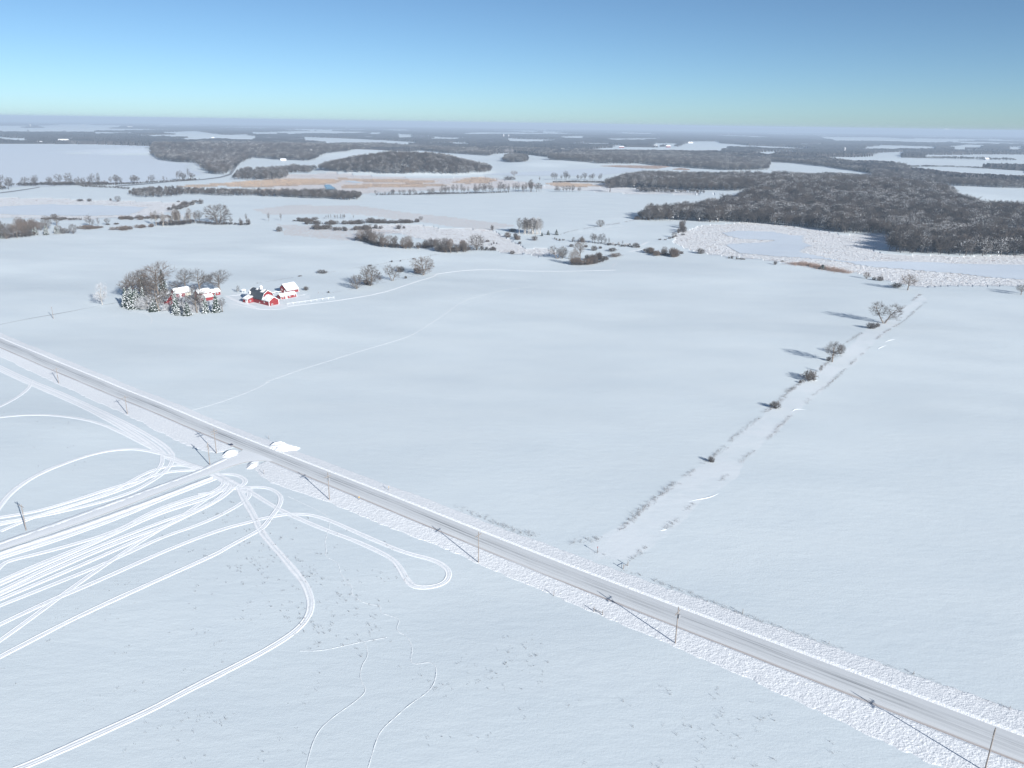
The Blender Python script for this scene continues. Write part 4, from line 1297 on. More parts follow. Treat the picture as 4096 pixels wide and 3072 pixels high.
tree_row('k1', [(1255, 780), (1340, 798), (1470, 775)], 13, 105, ['round', 'round_b', 'elm'], 'bare tree in the compact brown copse', 'compact brown copse', 4, 'tree', None, ('twig', 'twig_tan'), (.7, 1.0), key=16)
tree('k1', 1562, 772, 128, 'round', 'round-headed bare tree at the right of the compact copse', 135)
tree_row('k1', [(1600, 770), (1680, 775), (1740, 782)], 5, 30, ['bush_a', 'bush_b'], 'low shrub trailing off right of the round-headed tree', 'shrubs trailing from the compact copse', 2, 'shrub', 'bare_shrub', ('twig', 'twig_grey'), key=17)
bush('k1', 1235, 772, 42, 'dark bluish shrub at the left foot of the compact copse', 50, tint='twig_grey')
# shrub bands on the stubble field
for j, (pts, n, h) in enumerate((([(-40, 520), (60, 522), (120, 515)], 8, 32), ([(90, 545), (200, 545), (330, 542)], 10, 32), ([(410, 545), (500, 545), (575, 540)], 8, 32),
                                 ([(600, 532), (660, 535), (760, 535)], 8, 38), ([(780, 540), (900, 540), (1060, 525)], 11, 28), ([(95, 592), (190, 592), (290, 585)], 9, 36),
                                 ([(330, 600), (520, 600), (700, 580)], 14, 32))):
    tree_row('k1', pts, n, h, ['bush_a', 'bush_b'], ['dark shrub in the short band at the left of the stubble field', 'dark shrub in the upper left band on the stubble field', 'dark shrub in the band at the middle of the stubble field',
             'taller dark shrub right of the middle band', 'dark shrub in the long upper band curving right', 'dark shrub in the lower left band by the field edge', 'dark shrub in the lower band above the long copse'][j],
             'band of dark shrubs %s' % ('one', 'two', 'three', 'four', 'five', 'six', 'seven')[j], 4, 'shrub', 'bare_shrub', ('twig_grey', 'twig'), (.9, 1.4), key=20 + j)
tree('k1', 1070, 512, 36, 'round', 'small round tree ending the upper shrub band', 36, tint='twig_grey')
bush('k1', 872, 587, 34, 'dark shrub alone on the stubble right of the bands', 50, tint='twig_grey')
bush('k1', 918, 584, 22, 'smaller shrub right beside the lone stubble shrub', 22)
tree_row('k1', [(210, 500), (320, 498), (460, 498)], 13, 36, ['far_c'], 'thin grey sapling in the faint row above the shrub bands', 'faint sapling row', 2, key=28, tints=('twig',))
tree('m1', 2130, 300, 80, 'far_c', 'thin tree over the left-hand shrub band', 22)
tree('m2', 110, 290, 74, 'far_c', 'thin tree standing in the left shrub band', 24)
tree('m2', 215, 285, 60, 'far_c', 'second thin tree standing in the left shrub band', 22)
# left copses
tree_row('m1', [(-40, 430), (100, 430), (200, 425), (280, 400)], 16, 130, ['elm', 'round', 'oak'], 'bare tree in the copse at the left edge', 'copse at the left edge', 4, 'tree', None, ('twig', 'twig_grey', 'twig_tan'), (.6, .95), key=30)
tree_row('m1', [(100, 370), (240, 370), (360, 365), (440, 360)], 10, 90, ['round', 'round_b'], 'brown bare tree in the back of the left copse', 'back of the left copse', 4, 'tree', None, ('twig_tan', 'twig_tan', 'twig'), (.8, 1.1), key=31)
tree_row('m1', [(250, 412), (350, 410), (450, 405), (560, 398)], 11, 70, ['spruce_a', 'spruce_b'], 'snow covered spruce in the row below the left copse', 'snow covered spruce row at left', 2.5, 'tree', 'spruce_tree', key=32, wr=(1.0, 1.5))
tree('m1', 20, 440, 60, 'spruce_b', 'snow covered spruce at the extreme left edge', 60, name='spruce_tree')
tree('m1', 490, 330, 100, 'elm', 'taller bare tree at the right of the left copse', 80)
tree_row('m1', [(540, 400), (590, 398)], 4, 60, ['round'], 'small bare tree at the tapering right end of the left copse', 'right tip of the left copse', 2, key=33)
tree('m1', 635, 400, 84, 'round', 'small round tree standing free right of the left copse', 60)
tree('m1', 768, 335, 100, 'far_c', 'dead-looking tree over the low brown shrubs', 60)
tree('m1', 800, 335, 60, 'far_b', 'small bare tree right of the dead-looking one', 40)
tree('m1', 853, 335, 78, 'far_c', 'slim tree right end of the low brown shrubs', 24)
tree('m1', 928, 326, 62, 'far_b', 'leaning bare tree left of the aspen grove', 50)
tree_row('m1', [(705, 352), (790, 355), (890, 350)], 8, 26, ['bush_b'], 'brown low shrub under the dead-looking tree', 'low brown shrubs on the snow', 3, 'shrub', 'bare_shrub', ('twig_tan',), (1.2, 2), key=34)
tree_row('m1', [(940, 322), (1030, 318)], 3, 16, ['bush_b'], 'low shrub right of the leaning tree', 'low shrubs near the leaning tree', 2, 'shrub', 'bare_shrub', ('twig',), (1.2, 2), key=35)
tree_row('m1', [(990, 368), (1100, 362), (1210, 350), (1340, 338)], 10, 30, ['bush_b', 'bush_a'], 'reddish low shrub left of the aspen grove', 'reddish shrubs by the aspen grove', 3, 'shrub', 'bare_shrub', ('twig_tan',), (1, 1.6), key=36)
tree_row('m1', [(1375, 325), (1470, 325), (1560, 318), (1670, 305)], 26, 110, ['slim'], 'slender pale aspen in the dense grove', 'dense aspen grove', 5, 'tree', 'aspen', (None, 'twig_tan', 'frost'), (1.1, 1.7), key=37)
tree('m1', 1722, 302, 104, 'elm', 'bare tree between the aspen grove and the broad tree', 84)
tree('m1', 1885, 315, 165, 'round', 'broad many-stemmed bare tree right of the aspen grove', 210)
tree_row('m1', [(1960, 322), (2050, 325), (2160, 322)], 6, 50, ['far_a', 'far_b', 'bush_c'], 'thin bare tree right of the broad many-stemmed tree', 'thin trees beyond the broad tree', 3, key=38)
tree_row('m1', [(1530, 195), (1600, 170), (1690, 145)], 9, 42, ['bush_a', 'bush_c'], 'grey-brown shrub in the slanting hedge by the pond', 'slanting hedge by the pond', 4, 'shrub', 'bare_shrub', ('twig', 'twig_grey'), (.9, 1.3), key=39)
tree_row('m1', [(1050, 275), (1200, 272), (1340, 268), (1460, 262)], 16, 26, ['bush_a', 'bush_b'], 'low brown shrub in the hedge below the pond', 'hedge below the pond', 4, 'shrub', 'bare_shrub', ('twig_tan', 'twig'), (1.0, 1.6), key=40)
tree_row('m1', [(365, 276), (520, 275), (700, 276)], 12, 20, ['bush_a', 'bush_b'], 'dark low shrub on the bank behind the left copse', 'bank shrubs behind the left copse', 4, 'shrub', 'bare_shrub', ('twig_grey', 'twig'), (1.0, 1.6), key=41)
tree('m1', 470, 272, 44, 'round', 'small bare tree on the bank behind the left copse', 50)
for q in ((695, 117, 18, 50, 'low shrub pair on the snow above the pond'), (775, 121, 26, 34, 'dark small shrub above the pond'), (957, 113, 20, 18, 'tiny shrub left of the round tree above the pond'), (1542, 126, 12, 24, 'tiny dark shrub near the top of the slanting hedge')):
    bush('m1', q[0], q[1], q[2], q[4], q[3], 'bush_a', 'twig_grey')
tree('m1', 1020, 124, 50, 'round', 'small round tree alone above the frozen pond', 48, tint='twig_grey')

# lake-shore and marsh tree lines: each tree its own light mesh
LS = 'trees along the near lake shore'
tree_row('f1', [(-40, 775), (60, 770)], 5, 110, ['far_a', 'far_b'], 'big bare tree at the left end of the lake shore road', LS, 6, hr=(.5, 1.25), wr=(.6, 1.3), key=50, tints=('twig_grey', 'twig'))
tree_row('f1', [(90, 742), (200, 742), (330, 738), (400, 742), (450, 738), (560, 735)], 14, 75, ['far_a', 'far_b'], 'bare tree on the near lake shore above the bend in the road', LS, 9, hr=(.35, 1.3), wr=(.6, 1.5), key=51, tints=('twig', 'twig_grey'))
tree_row('f1', [(590, 735), (640, 735), (700, 735), (800, 735), (900, 730)], 14, 100, ['far_a', 'far_c', 'far_b'], 'taller bare tree on the near lake shore', LS, 9, hr=(.4, 1.2), wr=(.6, 1.3), key=52)
tree_row('f1', [(940, 730), (1100, 725), (1300, 715), (1500, 700), (1760, 680)], 25, 68, ['far_c', 'far_a', 'far_b'], 'thin bare tree along the lake shore road', LS, 9, hr=(.35, 1.3), wr=(.6, 1.4), key=53, tints=('twig', 'twig_grey'))
tree_row('f2', [(500, 822), (640, 822)], 1, 60, ['far_b'], 'bare tree near the thicket end', 'thicket tree', 2, key=54)
tree_row('f2', [(1060, 822), (1180, 822), (1380, 822), (1500, 820)], 16, 46, ['far_a', 'far_b'], 'low bare tree in the left part of the marsh tree line', 'marsh tree line, left part', 4, key=55)
tree_row('f2', [(1500, 818), (1700, 812), (1900, 806), (2200, 798)], 26, 76, ['far_a', 'far_c', 'far_a'], 'upright bare tree in the marsh tree line', 'marsh tree line, middle part', 4, key=56)
tree_row('f3', [(0, 795), (130, 795), (260, 793)], 14, 90, ['far_a', 'far_c'], 'tall bare tree at the right end of the marsh tree line', 'marsh tree line, right end', 4, key=57)
tree_row('f3', [(310, 793), (450, 795), (620, 795)], 11, 52, ['far_a', 'far_b'], 'low bare tree right of the marsh tree line', 'low trees right of the marsh tree line', 4, key=58, tints=('twig', 'twig_grey'))
tree('f3', 845, 795, 96, 'far_a', 'broad bare tree before the dark wood strip', 110)
tree_row('f3', [(345, 690), (500, 690), (640, 690), (780, 695)], 18, 62, ['far_a', 'far_b', 'far_c'], 'bare tree on the bank between the bay and the marsh', 'trees between bay and marsh', 5, key=59, tints=('twig_grey',))
tree('f3', 18, 662, 52, 'far_a', 'reddish round tree at the bay corner', 60, tint='twig_tan')
bush('f3', -20, 690, 30, 'dark shrub mound under the reddish round tree', 90, 'bush_b', 'twig_grey')
tree('f3', 238, 705, 44, 'far_c', 'lone thin tree on the white bank', 16)


# ------------------------------------------------------------------ woods (each one dense mass of trees)
def scatter(poly_pts, spacing, seed, edge=0):
    p = np.asarray(poly_pts)[:, :2]
    rg = np.random.default_rng(seed)
    x0, y0 = p.min(0)
    x1, y1 = p.max(0)
    gx, gy = np.meshgrid(np.arange(x0, x1, spacing), np.arange(y0, y1, spacing))
    gx = gx.ravel() + rg.uniform(-.48, .48, gx.size) * spacing
    gy = gy.ravel() + rg.uniform(-.48, .48, gy.size) * spacing
    wx, wy = gx + 24 * fbm(gx / 40, gy / 40, 5, 3), gy + 24 * fbm(gx / 40, gy / 40, 9, 3)
    k = inside(wx, wy, p)
    return gx[k], gy[k]


# four real trees at the wood's edges give the woods their tree shapes
SRC = []
for nm, key, cr, bx, by, hh, lb in (('bare_tree', 'wood_a', 'k2', 1010, 500, 70, 'outermost bare tree at the left tip of the dark wood'),
                                    ('bare_tree', 'wood_b', 'k2', 1040, 502, 60, 'second bare tree from the left tip of the dark wood'),
                                    ('bare_tree', 'wood_c', 'k2', 1070, 500, 74, 'snow flecked bare tree at the left tip of the dark wood'),
                                    ('bare_tree', 'wood_d', 'k2', 1110, 490, 110, 'leaning thin tree standing out above the left tip of the dark wood')):
    SRC.append(tree(cr, bx, by, hh, key, lb))
tree_row('k2', [(1000, 505), (1060, 506), (1120, 500)], 5, 30, ['bush_a', 'bush_b'], 'reddish shrub at the foot of the dark wood tip', 'shrubs at the tip of the dark wood', 2, 'shrub', 'bare_shrub', ('twig_tan',), key=60)


def wood_group():
    ng = bpy.data.node_groups.new('grove', 'GeometryNodeTree')
    ng.interface.new_socket('Geometry', in_out='INPUT', socket_type='NodeSocketGeometry')
    ng.interface.new_socket('Geometry', in_out='OUTPUT', socket_type='NodeSocketGeometry')
    gi, go = ng.nodes.new('NodeGroupInput'), ng.nodes.new('NodeGroupOutput')
    jn = ng.nodes.new('GeometryNodeJoinGeometry')

    def attr(nm, t):
        a = ng.nodes.new('GeometryNodeInputNamedAttribute')
        a.data_type = t
        a.inputs['Name'].default_value = nm
        return a.outputs['Attribute']
    kind, rot, scl = attr('kind', 'INT'), attr('rot', 'FLOAT_VECTOR'), attr('scl', 'FLOAT_VECTOR')
    for k, o in enumerate(SRC):
        oi = ng.nodes.new('GeometryNodeObjectInfo')
        oi.inputs['Object'].default_value = o
        oi.inputs['As Instance'].default_value = False
        cmp_ = ng.nodes.new('FunctionNodeCompare')
        cmp_.data_type = 'INT'
        cmp_.operation = 'EQUAL'
        ng.links.new(kind, cmp_.inputs[2])
        cmp_.inputs[3].default_value = k
        ins = ng.nodes.new('GeometryNodeInstanceOnPoints')
        ng.links.new(gi.outputs[0], ins.inputs['Points'])
        ng.links.new(cmp_.outputs[0], ins.inputs['Selection'])
        ng.links.new(oi.outputs['Geometry'], ins.inputs['Instance'])
        ng.links.new(rot, ins.inputs['Rotation'])
        ng.links.new(scl, ins.inputs['Scale'])
        ng.links.new(ins.outputs[0], jn.inputs[0])
    ng.links.new(jn.outputs[0], go.inputs[0])
    return ng


GROVE = wood_group()


def wood(pts, spacing, hmean, seed, label, mixw=(.38, .36, .18, .08), name='wood'):
    x, y = scatter(pts, spacing, seed)
    z = terrain(x, y) - .2
    n = len(x)
    rg = np.random.default_rng(seed)
    me = bpy.data.meshes.new(name)
    me.vertices.add(n)
    me.vertices.foreach_set('co', np.stack([x, y, z], -1).astype(np.float32).ravel())
    kind = rg.choice(4, n, p=mixw)
    # snow-laden and thin trees keep together in patches
    pn = vnoise(x / 60, y / 60, seed)
    kind = np.where((pn > .72) & (rg.random(n) < .55), 2, kind)
    h = hmean * rg.uniform(.75, 1.2, n) * (.82 + .36 * vnoise(x / 45, y / 45, seed + 3))
    tops = np.array([PROTO[k][2] for k in ('wood_a', 'wood_b', 'wood_c', 'wood_d')])
    s = h / tops[kind]
    sw = s * rg.uniform(.85, 1.25, n)
    a = me.attributes.new('kind', 'INT', 'POINT')
    a.data.foreach_set('value', kind.astype(np.int32))
    a = me.attributes.new('rot', 'FLOAT_VECTOR', 'POINT')
    a.data.foreach_set('vector', np.stack([0 * x, 0 * x, rg.uniform(0, 6.28, n)], -1).astype(np.float32).ravel())
    a = me.attributes.new('scl', 'FLOAT_VECTOR', 'POINT')
    a.data.foreach_set('vector', np.stack([sw, sw, s], -1).astype(np.float32).ravel())
    o = link(name, me, label=label, cat='wood', kind='stuff')
    o.modifiers.new('grove', 'NODES').node_group = GROVE
    return o


main_wood = gp('P', [(2548, 878), (2600, 884), (2740, 882), (2830, 893), (2900, 889), (3072, 898), (3257, 917), (3368, 933), (3558, 936), (3562, 1008), (3674, 1015),
                     (3859, 1026), (4044, 1026), (4230, 1022), (4230, 962), (4096, 958), (3960, 944), (3890, 930), (3990, 918), (4230, 925), (4230, 858), (4000, 846), (3900, 832), (3810, 795), (3770, 765), (3600, 738), (3450, 718),
                     (3300, 714), (3090, 714), (3060, 760), (2990, 790), (2900, 812), (2800, 836), (2700, 850), (2620, 856)])
wood(main_wood, 7.6, 15.5, 1, 'large dark leafless wood spreading over the right of the fields')
strip_wood = gp('P', [(2428, 742), (2450, 752), (2560, 752), (2650, 756), (2800, 763), (2950, 764), (3080, 758), (3080, 712), (2700, 704), (2560, 706), (2480, 722)])
wood(strip_wood, 8.0, 14.5, 2, 'strip of dark wood behind the white field, joining the large wood')
th = np.linspace(0, 2 * math.pi, 50)
drum = np.stack([-278 + 217 * np.cos(th), 2085 + 170 * np.sin(th)], 1)
wood(drum, 7.8, 14, 3, 'dark wood covering the rounded hill in the middle distance')
wood(gp('P', [(600, 606), (645, 642), (720, 650), (790, 652), (830, 694), (900, 702), (960, 655), (1010, 632), (1130, 640), (1240, 644), (1290, 618), (1400, 606), (1500, 596),
              (1640, 598), (1700, 604), (1800, 614), (1960, 624), (1995, 610), (1900, 600), (1700, 592), (1500, 582), (1300, 584), (1000, 576), (800, 576), (650, 588)]),
     10.5, 15, 4, 'long wooded ridge beside the frozen lake')
wood(gp('P', [(2190, 640), (2300, 608), (2500, 614), (2700, 618), (2900, 624), (3080, 632), (3075, 680), (2900, 682), (2700, 668), (2560, 656), (2400, 656), (2260, 642)]),
     9.5, 15, 5, 'broad dark wood between the bay and the far white field')
wood(gp('P', [(1920, 600), (2000, 596), (2090, 600), (2210, 604), (2240, 622), (2215, 632), (2120, 618), (2050, 610), (1960, 612)]), 10, 14, 6, 'low wood behind the rolling white field')
wood(gp('P', [(2018, 645), (2050, 651), (2105, 650), (2112, 640), (2090, 630), (2030, 628)]), 7.5, 14, 7, 'small isolated grove on the rolling white field')
wood(gp('P', [(3072, 628), (3200, 634), (3300, 640), (3420, 655), (3560, 668), (3600, 676), (3540, 700), (3460, 690), (3330, 672), (3200, 655), (3072, 648)]), 9, 13, 8, 'tapering wood along the far side of the pale field at the right', (.3, .4, .1, .2))
wood(gp('P', [(3480, 690), (3560, 672), (3640, 690), (3720, 708), (3900, 724), (4200, 742), (4200, 756), (4000, 752), (3830, 744), (3760, 738), (3600, 716), (3500, 712)]), 8, 11, 9, 'hedge-like belt of trees behind the large wood at the right', (.3, .4, .1, .2))
wood(gp('f1', [(1105, 800), (1140, 830), (1230, 842), (1400, 842), (1600, 820), (1900, 828), (2212, 834), (2290, 838), (2212, 800), (1900, 790), (1700, 785), (1500, 770), (1300, 775), (1150, 782)]), 6.5, 6.5, 10, 'scrubby thicket along the edge of the left fields', (.3, .4, .15, .15), 'thicket')
wood(gp('f2', [(0, 834), (200, 840), (400, 850), (640, 852), (780, 864), (915, 858), (920, 825), (700, 815), (450, 810), (200, 808), (0, 806)]), 6.0, 8.5, 11, 'grey thicket ending in a point on the white field', (.3, .4, .1, .2), 'thicket')
wood(gp('f2', [(1060, 824), (1400, 822), (1700, 815), (2200, 802), (2200, 798), (1700, 808), (1400, 815), (1060, 816)]), 3.5, 3, 12, 'brush under the marsh tree line', (.3, .5, .1, .1), 'undergrowth')
wood(gp('f1', [(690, 745), (900, 740), (1200, 728), (1700, 695), (1760, 685), (1700, 688), (1200, 718), (900, 730), (690, 738)]), 4.5, 3.4, 13, 'brush along the lake shore road', (.3, .5, .1, .1), 'undergrowth')
wood(gp('f1', [(700, 752), (900, 765), (1120, 775), (1110, 765), (900, 748), (720, 742)]), 4.5, 3, 14, 'low dark brush between the road and the thicket', (.3, .5, .1, .1), 'undergrowth')
wood(gp('f1', [(2030, 690), (2080, 620), (2150, 610), (2212, 640), (2300, 690), (2212, 690)]), 9, 10, 15, 'loose trees below the wooded ridge', (.3, .4, .1, .2), 'thicket')
wood(gp('f2', [(0, 690), (200, 690), (270, 670), (300, 630), (480, 630), (500, 600), (350, 590), (200, 600), (60, 610), (0, 620)]), 9, 11, 16, 'loose leafless trees at the foot of the rounded hill', (.25, .35, .2, .2), 'thicket')
wood(gp('f3', [(1090, 795), (1230, 800), (1420, 805), (1680, 812), (1690, 806), (1420, 795), (1250, 782), (1100, 775)]), 6, 7, 17, 'thin snowy trees along the edge of the white field', (.2, .3, .4, .1), 'thicket')
wood(gp('f3', [(340, 715), (640, 715), (800, 720), (800, 712), (640, 708), (340, 708)]), 4, 3.5, 18, 'dark brush on the bank between bay and marsh', (.3, .5, .1, .1), 'undergrowth')


def brush(crop, pts, width, h, spacing, seed, label):
    """tangled undergrowth following a traced line"""
    c, t = resample(smooth(gp(crop, pts)[:, :2], 2), 4)
    d = np.gradient(c, axis=0)
    d /= np.maximum(np.linalg.norm(d, axis=1), 1e-6)[:, None]
    n = np.stack([-d[:, 1], d[:, 0]], 1)
    w = width * (.35 + 1.0 * vnoise(t / 18, t * 0, seed))[:, None]
    wood(np.vstack([c + n * w / 2, (c - n * w / 2)[::-1]]), spacing, h, seed, label, (.3, .55, .07, .08), 'undergrowth')


brush('f1', [(-60, 775), (60, 772)], 22, 7, 3.6, 29, 'tangle of low trees at the left end of the shore road')
brush('f1', [(80, 742), (200, 742), (330, 740), (450, 738), (600, 735), (760, 735), (930, 732)], 20, 6.5, 4.2, 30, 'brush along the near lake shore')
brush('f4', [(1000, 592), (1200, 577), (1500, 577), (1800, 590), (2240, 612)], 16, 6, 4.5, 51, 'hedge between the two pale fields at the far right')
brush('f4', [(1680, 672), (1780, 672)], 14, 9, 5, 52, 'short row of trees on the far right field, left part')
brush('f4', [(1835, 676), (1930, 678)], 14, 8, 5, 53, 'short row of trees on the far right field, right part')
brush('f4', [(1940, 700), (2060, 690)], 14, 9, 6, 54, 'few trees ending the row on the far right field')
brush('f4', [(1150, 500), (1350, 505), (1700, 512), (2130, 522)], 26, 10, 6.5, 55, 'belt of trees along the farms at the far right')
brush('f4', [(600, 545), (850, 560), (1010, 590)], 26, 9, 6.5, 56, 'belt of trees behind the pale field at the right')
wood(gp('f4', [(870, 612), (1000, 572), (1130, 566), (1240, 600), (1390, 650), (1490, 690), (1300, 700), (1000, 655)]), 13, 13, 57, 'loose trees beyond the top of the large dark wood', (.3, .4, .1, .2), 'thicket')
brush('m1', [(1040, 276), (1200, 273), (1340, 268), (1470, 258)], 12, 2.6, 2.6, 31, 'tangled brush of the hedge below the left pond')
brush('m1', [(360, 277), (520, 276), (705, 277)], 10, 2.0, 2.6, 32, 'tangled brush on the bank behind the left copse')
brush('m1', [(1525, 200), (1600, 172), (1640, 150), (1705, 130)], 10, 4.0, 2.8, 33, 'tangled brush of the slanting hedge by the pond')
brush('m1', [(-60, 436), (100, 432), (200, 426), (290, 404)], 16, 4.0, 2.8, 34, 'undergrowth filling the copse at the left edge')
brush('m1', [(1370, 328), (1470, 326), (1560, 320), (1670, 308)], 14, 5.0, 2.6, 35, 'undergrowth filling the dense aspen grove')
brush('m1', [(1690, 306), (1850, 318), (2000, 324), (2160, 324)], 9, 2.8, 2.8, 36, 'brush along the field edge right of the aspen grove')
brush('k1', [(525, 690), (620, 713), (720, 737), (850, 753), (960, 762)], 14, 4.2, 2.4, 37, 'undergrowth filling the long brown copse')
brush('k1', [(950, 752), (1060, 758), (1210, 738)], 9, 2.6, 2.4, 38, 'brush at the tapering end of the long brown copse')
brush('k1', [(1245, 782), (1340, 799), (1480, 776)], 12, 4.5, 2.4, 39, 'undergrowth filling the compact brown copse')
brush('k1', [(1480, 776), (1600, 772), (1745, 783)], 6, 1.8, 2.2, 40, 'low brush trailing right of the compact copse')
brush('k1', [(-60, 522), (60, 523), (125, 517)], 9, 2.0, 2.6, 41, 'brush of the short band at the left of the stubble field')
brush('k1', [(90, 546), (200, 546), (335, 543)], 9, 2.2, 2.6, 42, 'brush of the upper left band on the stubble field')
brush('k1', [(400, 545), (500, 545), (580, 541)], 8, 2.2, 2.6, 43, 'brush of the middle band on the stubble field')
brush('k1', [(590, 534), (760, 536), (900, 541), (1065, 524)], 8, 2.2, 2.6, 44, 'brush of the long upper band curving right')
brush('k1', [(95, 593), (190, 593), (295, 586)], 9, 2.4, 2.6, 45, 'brush of the lower left band by the field edge')
brush('k1', [(325, 601), (520, 601), (705, 580)], 9, 2.2, 2.6, 46, 'brush of the lower band above the long copse')
brush('k2', [(400, 903), (500, 912), (560, 905), (640, 872), (700, 850)], 8, 2.6, 2.2, 47, 'brown brush edging the brushy point')
brush('k2', [(400, 702), (540, 710), (700, 722), (850, 738), (1005, 751)], 6, 1.8, 2.2, 48, 'low brush of the hedge below the white field')
brush('k2', [(1040, 775), (1130, 805), (1250, 828), (1395, 832)], 7, 2.2, 2.2, 49, 'brush on the slope right of the creek bend')
brush('k2', [(985, 508), (1060, 507), (1130, 498)], 9, 3.0, 2.4, 50, 'reddish brush at the foot of the dark wood tip')


def far_canopy_material():
    m, nt, b = mat('distant_woodland', (.09, .085, .085), .9, .1)
    g = nt.nodes.new('ShaderNodeNewGeometry')
    n1 = noise(nt, g.outputs['Position'], .012, 4, .65)
    n2 = noise(nt, g.outputs['Position'], .0022, 3, .6)
    c = mixc(nt, ramp(nt, n1, .35, .65), (.04, .04, .044), (.085, .078, .078))
    c = mixc(nt, math_n(nt, 'MULTIPLY', ramp(nt, n1, .60, .78), .55), c, (.62, .65, .70))
    c = mixc(nt, math_n(nt, 'MULTIPLY', ramp(nt, n2, .55, .75), .4), c, (.16, .13, .12))
    nt.links.new(c, b.inputs['Base Color'])
    return m


M['canopy'] = far_canopy_material()
FIELDS = [
    [(-60, 503), (110, 503), (90, 514), (-60, 514)], [(150, 503), (260, 500), (480, 502), (480, 509), (390, 515), (190, 516)], [(375, 530), (530, 530), (528, 538), (380, 539)],
    [(30, 550), (115, 553), (115, 571), (60, 571), (-40, 560), (-40, 546)], [(655, 528), (780, 525), (880, 538), (1000, 540), (1030, 548), (1000, 566), (870, 562), (690, 567), (760, 548), (660, 537)],
    [(1180, 546), (1400, 554), (1665, 569), (1665, 580), (1450, 575), (1290, 572)], [(1000, 528), (1200, 530), (1200, 538), (1000, 534)], [(1150, 518), (1330, 520), (1330, 525), (1150, 523)],
    [(1478, 529), (1522, 530), (1516, 541), (1480, 539)], [(1450, 546), (1492, 547), (1490, 554), (1450, 552)], [(1588, 535), (1652, 539), (1642, 555), (1594, 555)],
    [(1340, 612), (1430, 604), (1500, 592), (1620, 595), (1610, 602), (1480, 602), (1400, 610)],
    [(1800, 640), (1900, 630), (2000, 614), (2048, 611), (2115, 618), (2225, 634), (2400, 656), (2640, 655), (2690, 668), (2520, 690), (2400, 710), (1930, 706), (1900, 660)],
    [(2030, 552), (2250, 561), (2160, 572), (2030, 569)], [(2172, 524), (2302, 530), (2172, 535)], [(2238, 545), (2337, 544), (2336, 557), (2258, 555)], [(2410, 554), (2668, 553), (2560, 564), (2440, 564)],
    [(2290, 602), (2420, 591), (2530, 588), (2620, 590), (2720, 586), (2735, 576), (2765, 565), (2875, 565), (2884, 574), (3000, 582), (3080, 591), (2925, 594), (2895, 606), (2960, 618), (2800, 616), (2650, 613), (2550, 610), (2400, 610)],
    [(2620, 572), (2715, 574), (2700, 586), (2600, 588)],
    [(3000, 618), (3080, 606), (3190, 606), (3182, 622), (3080, 625), (3010, 625)], [(3205, 574), (3292, 577), (3280, 583), (3205, 581)], [(3272, 547), (3542, 549), (3622, 555), (3905, 557), (3905, 564), (3650, 567), (3342, 565)],
    [(3456, 589), (3520, 580), (3745, 587), (3735, 600), (3560, 603), (3458, 604)], [(3495, 611), (3622, 606), (3614, 630), (3496, 628)], [(3270, 630), (3500, 624), (3650, 630), (4160, 643), (4160, 674), (3640, 668), (3480, 658), (3390, 652)],
    [(3797, 588), (3858, 579), (3938, 582), (3932, 596), (3828, 598)], [(4030, 587), (4090, 586), (4085, 604), (4030, 604)], [(3685, 619), (4160, 619), (4160, 643), (3695, 637)],
    [(3560, 664), (3900, 670), (4160, 688), (4160, 728), (3900, 712), (3760, 704), (3600, 690)], [(3780, 734), (4160, 766), (4160, 815), (3860, 800), (3800, 765)],
    [(3060, 640), (3200, 650), (3400, 676), (3480, 692), (3300, 705), (3060, 710)], [(2440, 590), (2470, 576), (2510, 590)],
]


def far_woods():
    az = np.radians(np.linspace(-40, 40, 1150))
    # rows follow what each metre of depth looks like from the air
    yy = np.concatenate([np.linspace(710, 570, 190), np.linspace(569, 496.5, 160)])
    rr = CAM_H * FPX / (yy - 487.5) * .985
    A, Rr = np.meshgrid(az, rr, indexing='ij')
    x, y = Rr * np.sin(A), Rr * np.cos(A)
    z = terrain(x, y)
    # near limit of the far woods: a polyline over azimuth (degrees, metres)
    lim = np.interp(np.degrees(A), [-40, -30, -27, -23, -19, -14, -8, -3, 0, 4, 10, 14, 18, 24, 29, 40], [4440, 4420, 4330, 4000, 3690, 3520, 3340, 3260, 3225, 3200, 3200, 3050, 2930, 2520, 2290, 2240])
    m = Rr > lim
    wx = x + 60 * fbm(x / 160, y / 160, 12, 3)
    wy = y + 110 * fbm(x / 160, y / 160, 15, 3)
    for f in FIELDS:
        g = np.array([ground_at(*q) for q in f])
        m &= ~inside(wx, wy, g)
    # smaller clearings everywhere
    far = sstep(4500, 8000, Rr)
    big = (fbm(x / 560, y / 1050, 41, 4) * (1 - far) + far * fbm(x / 1050, y / 2300, 45, 4)) + .17 * fbm(x / 260, y / 800, 43, 3)
    thr = np.interp(Rr, [2500, 4500, 8000, 14000, 30000], [.22, .06, .02, .02, .04]) + np.where(x > 300, .035, .02)
    shore = (x < -650) & (Rr < lim + 1500) & (y / Rr < .96)
    m &= (big < thr) | shore
    m &= np.hypot(x + 2270, y - 5700) > 330
    rg = np.random.default_rng(5)
    hgt = (9.5 + 7 * vnoise(x / 60, y / 60, 3) + rg.uniform(-2.6, 2.6, x.shape)) * np.interp(Rr, [2500, 12000, 40000], [1, .55, .42])
    # trees thin out at the wood's edge
    f = grid_faces(*x.shape)
    keep = m.ravel()[f].sum(1) >= 2
    f = f[keep]
    v = np.stack([x, y, np.where(m, z + hgt, z - .5)], -1).reshape(-1, 3)
    used, inv = np.unique(f, return_inverse=True)
    me = mesh_np('distant_woods', v[used], inv.reshape(-1, 4)[:, ::-1], [M['canopy']])
    link('distant_woods', me, label='patchwork of distant dark woods between snowy fields up to the horizon', cat='woods', kind='stuff')


far_woods()


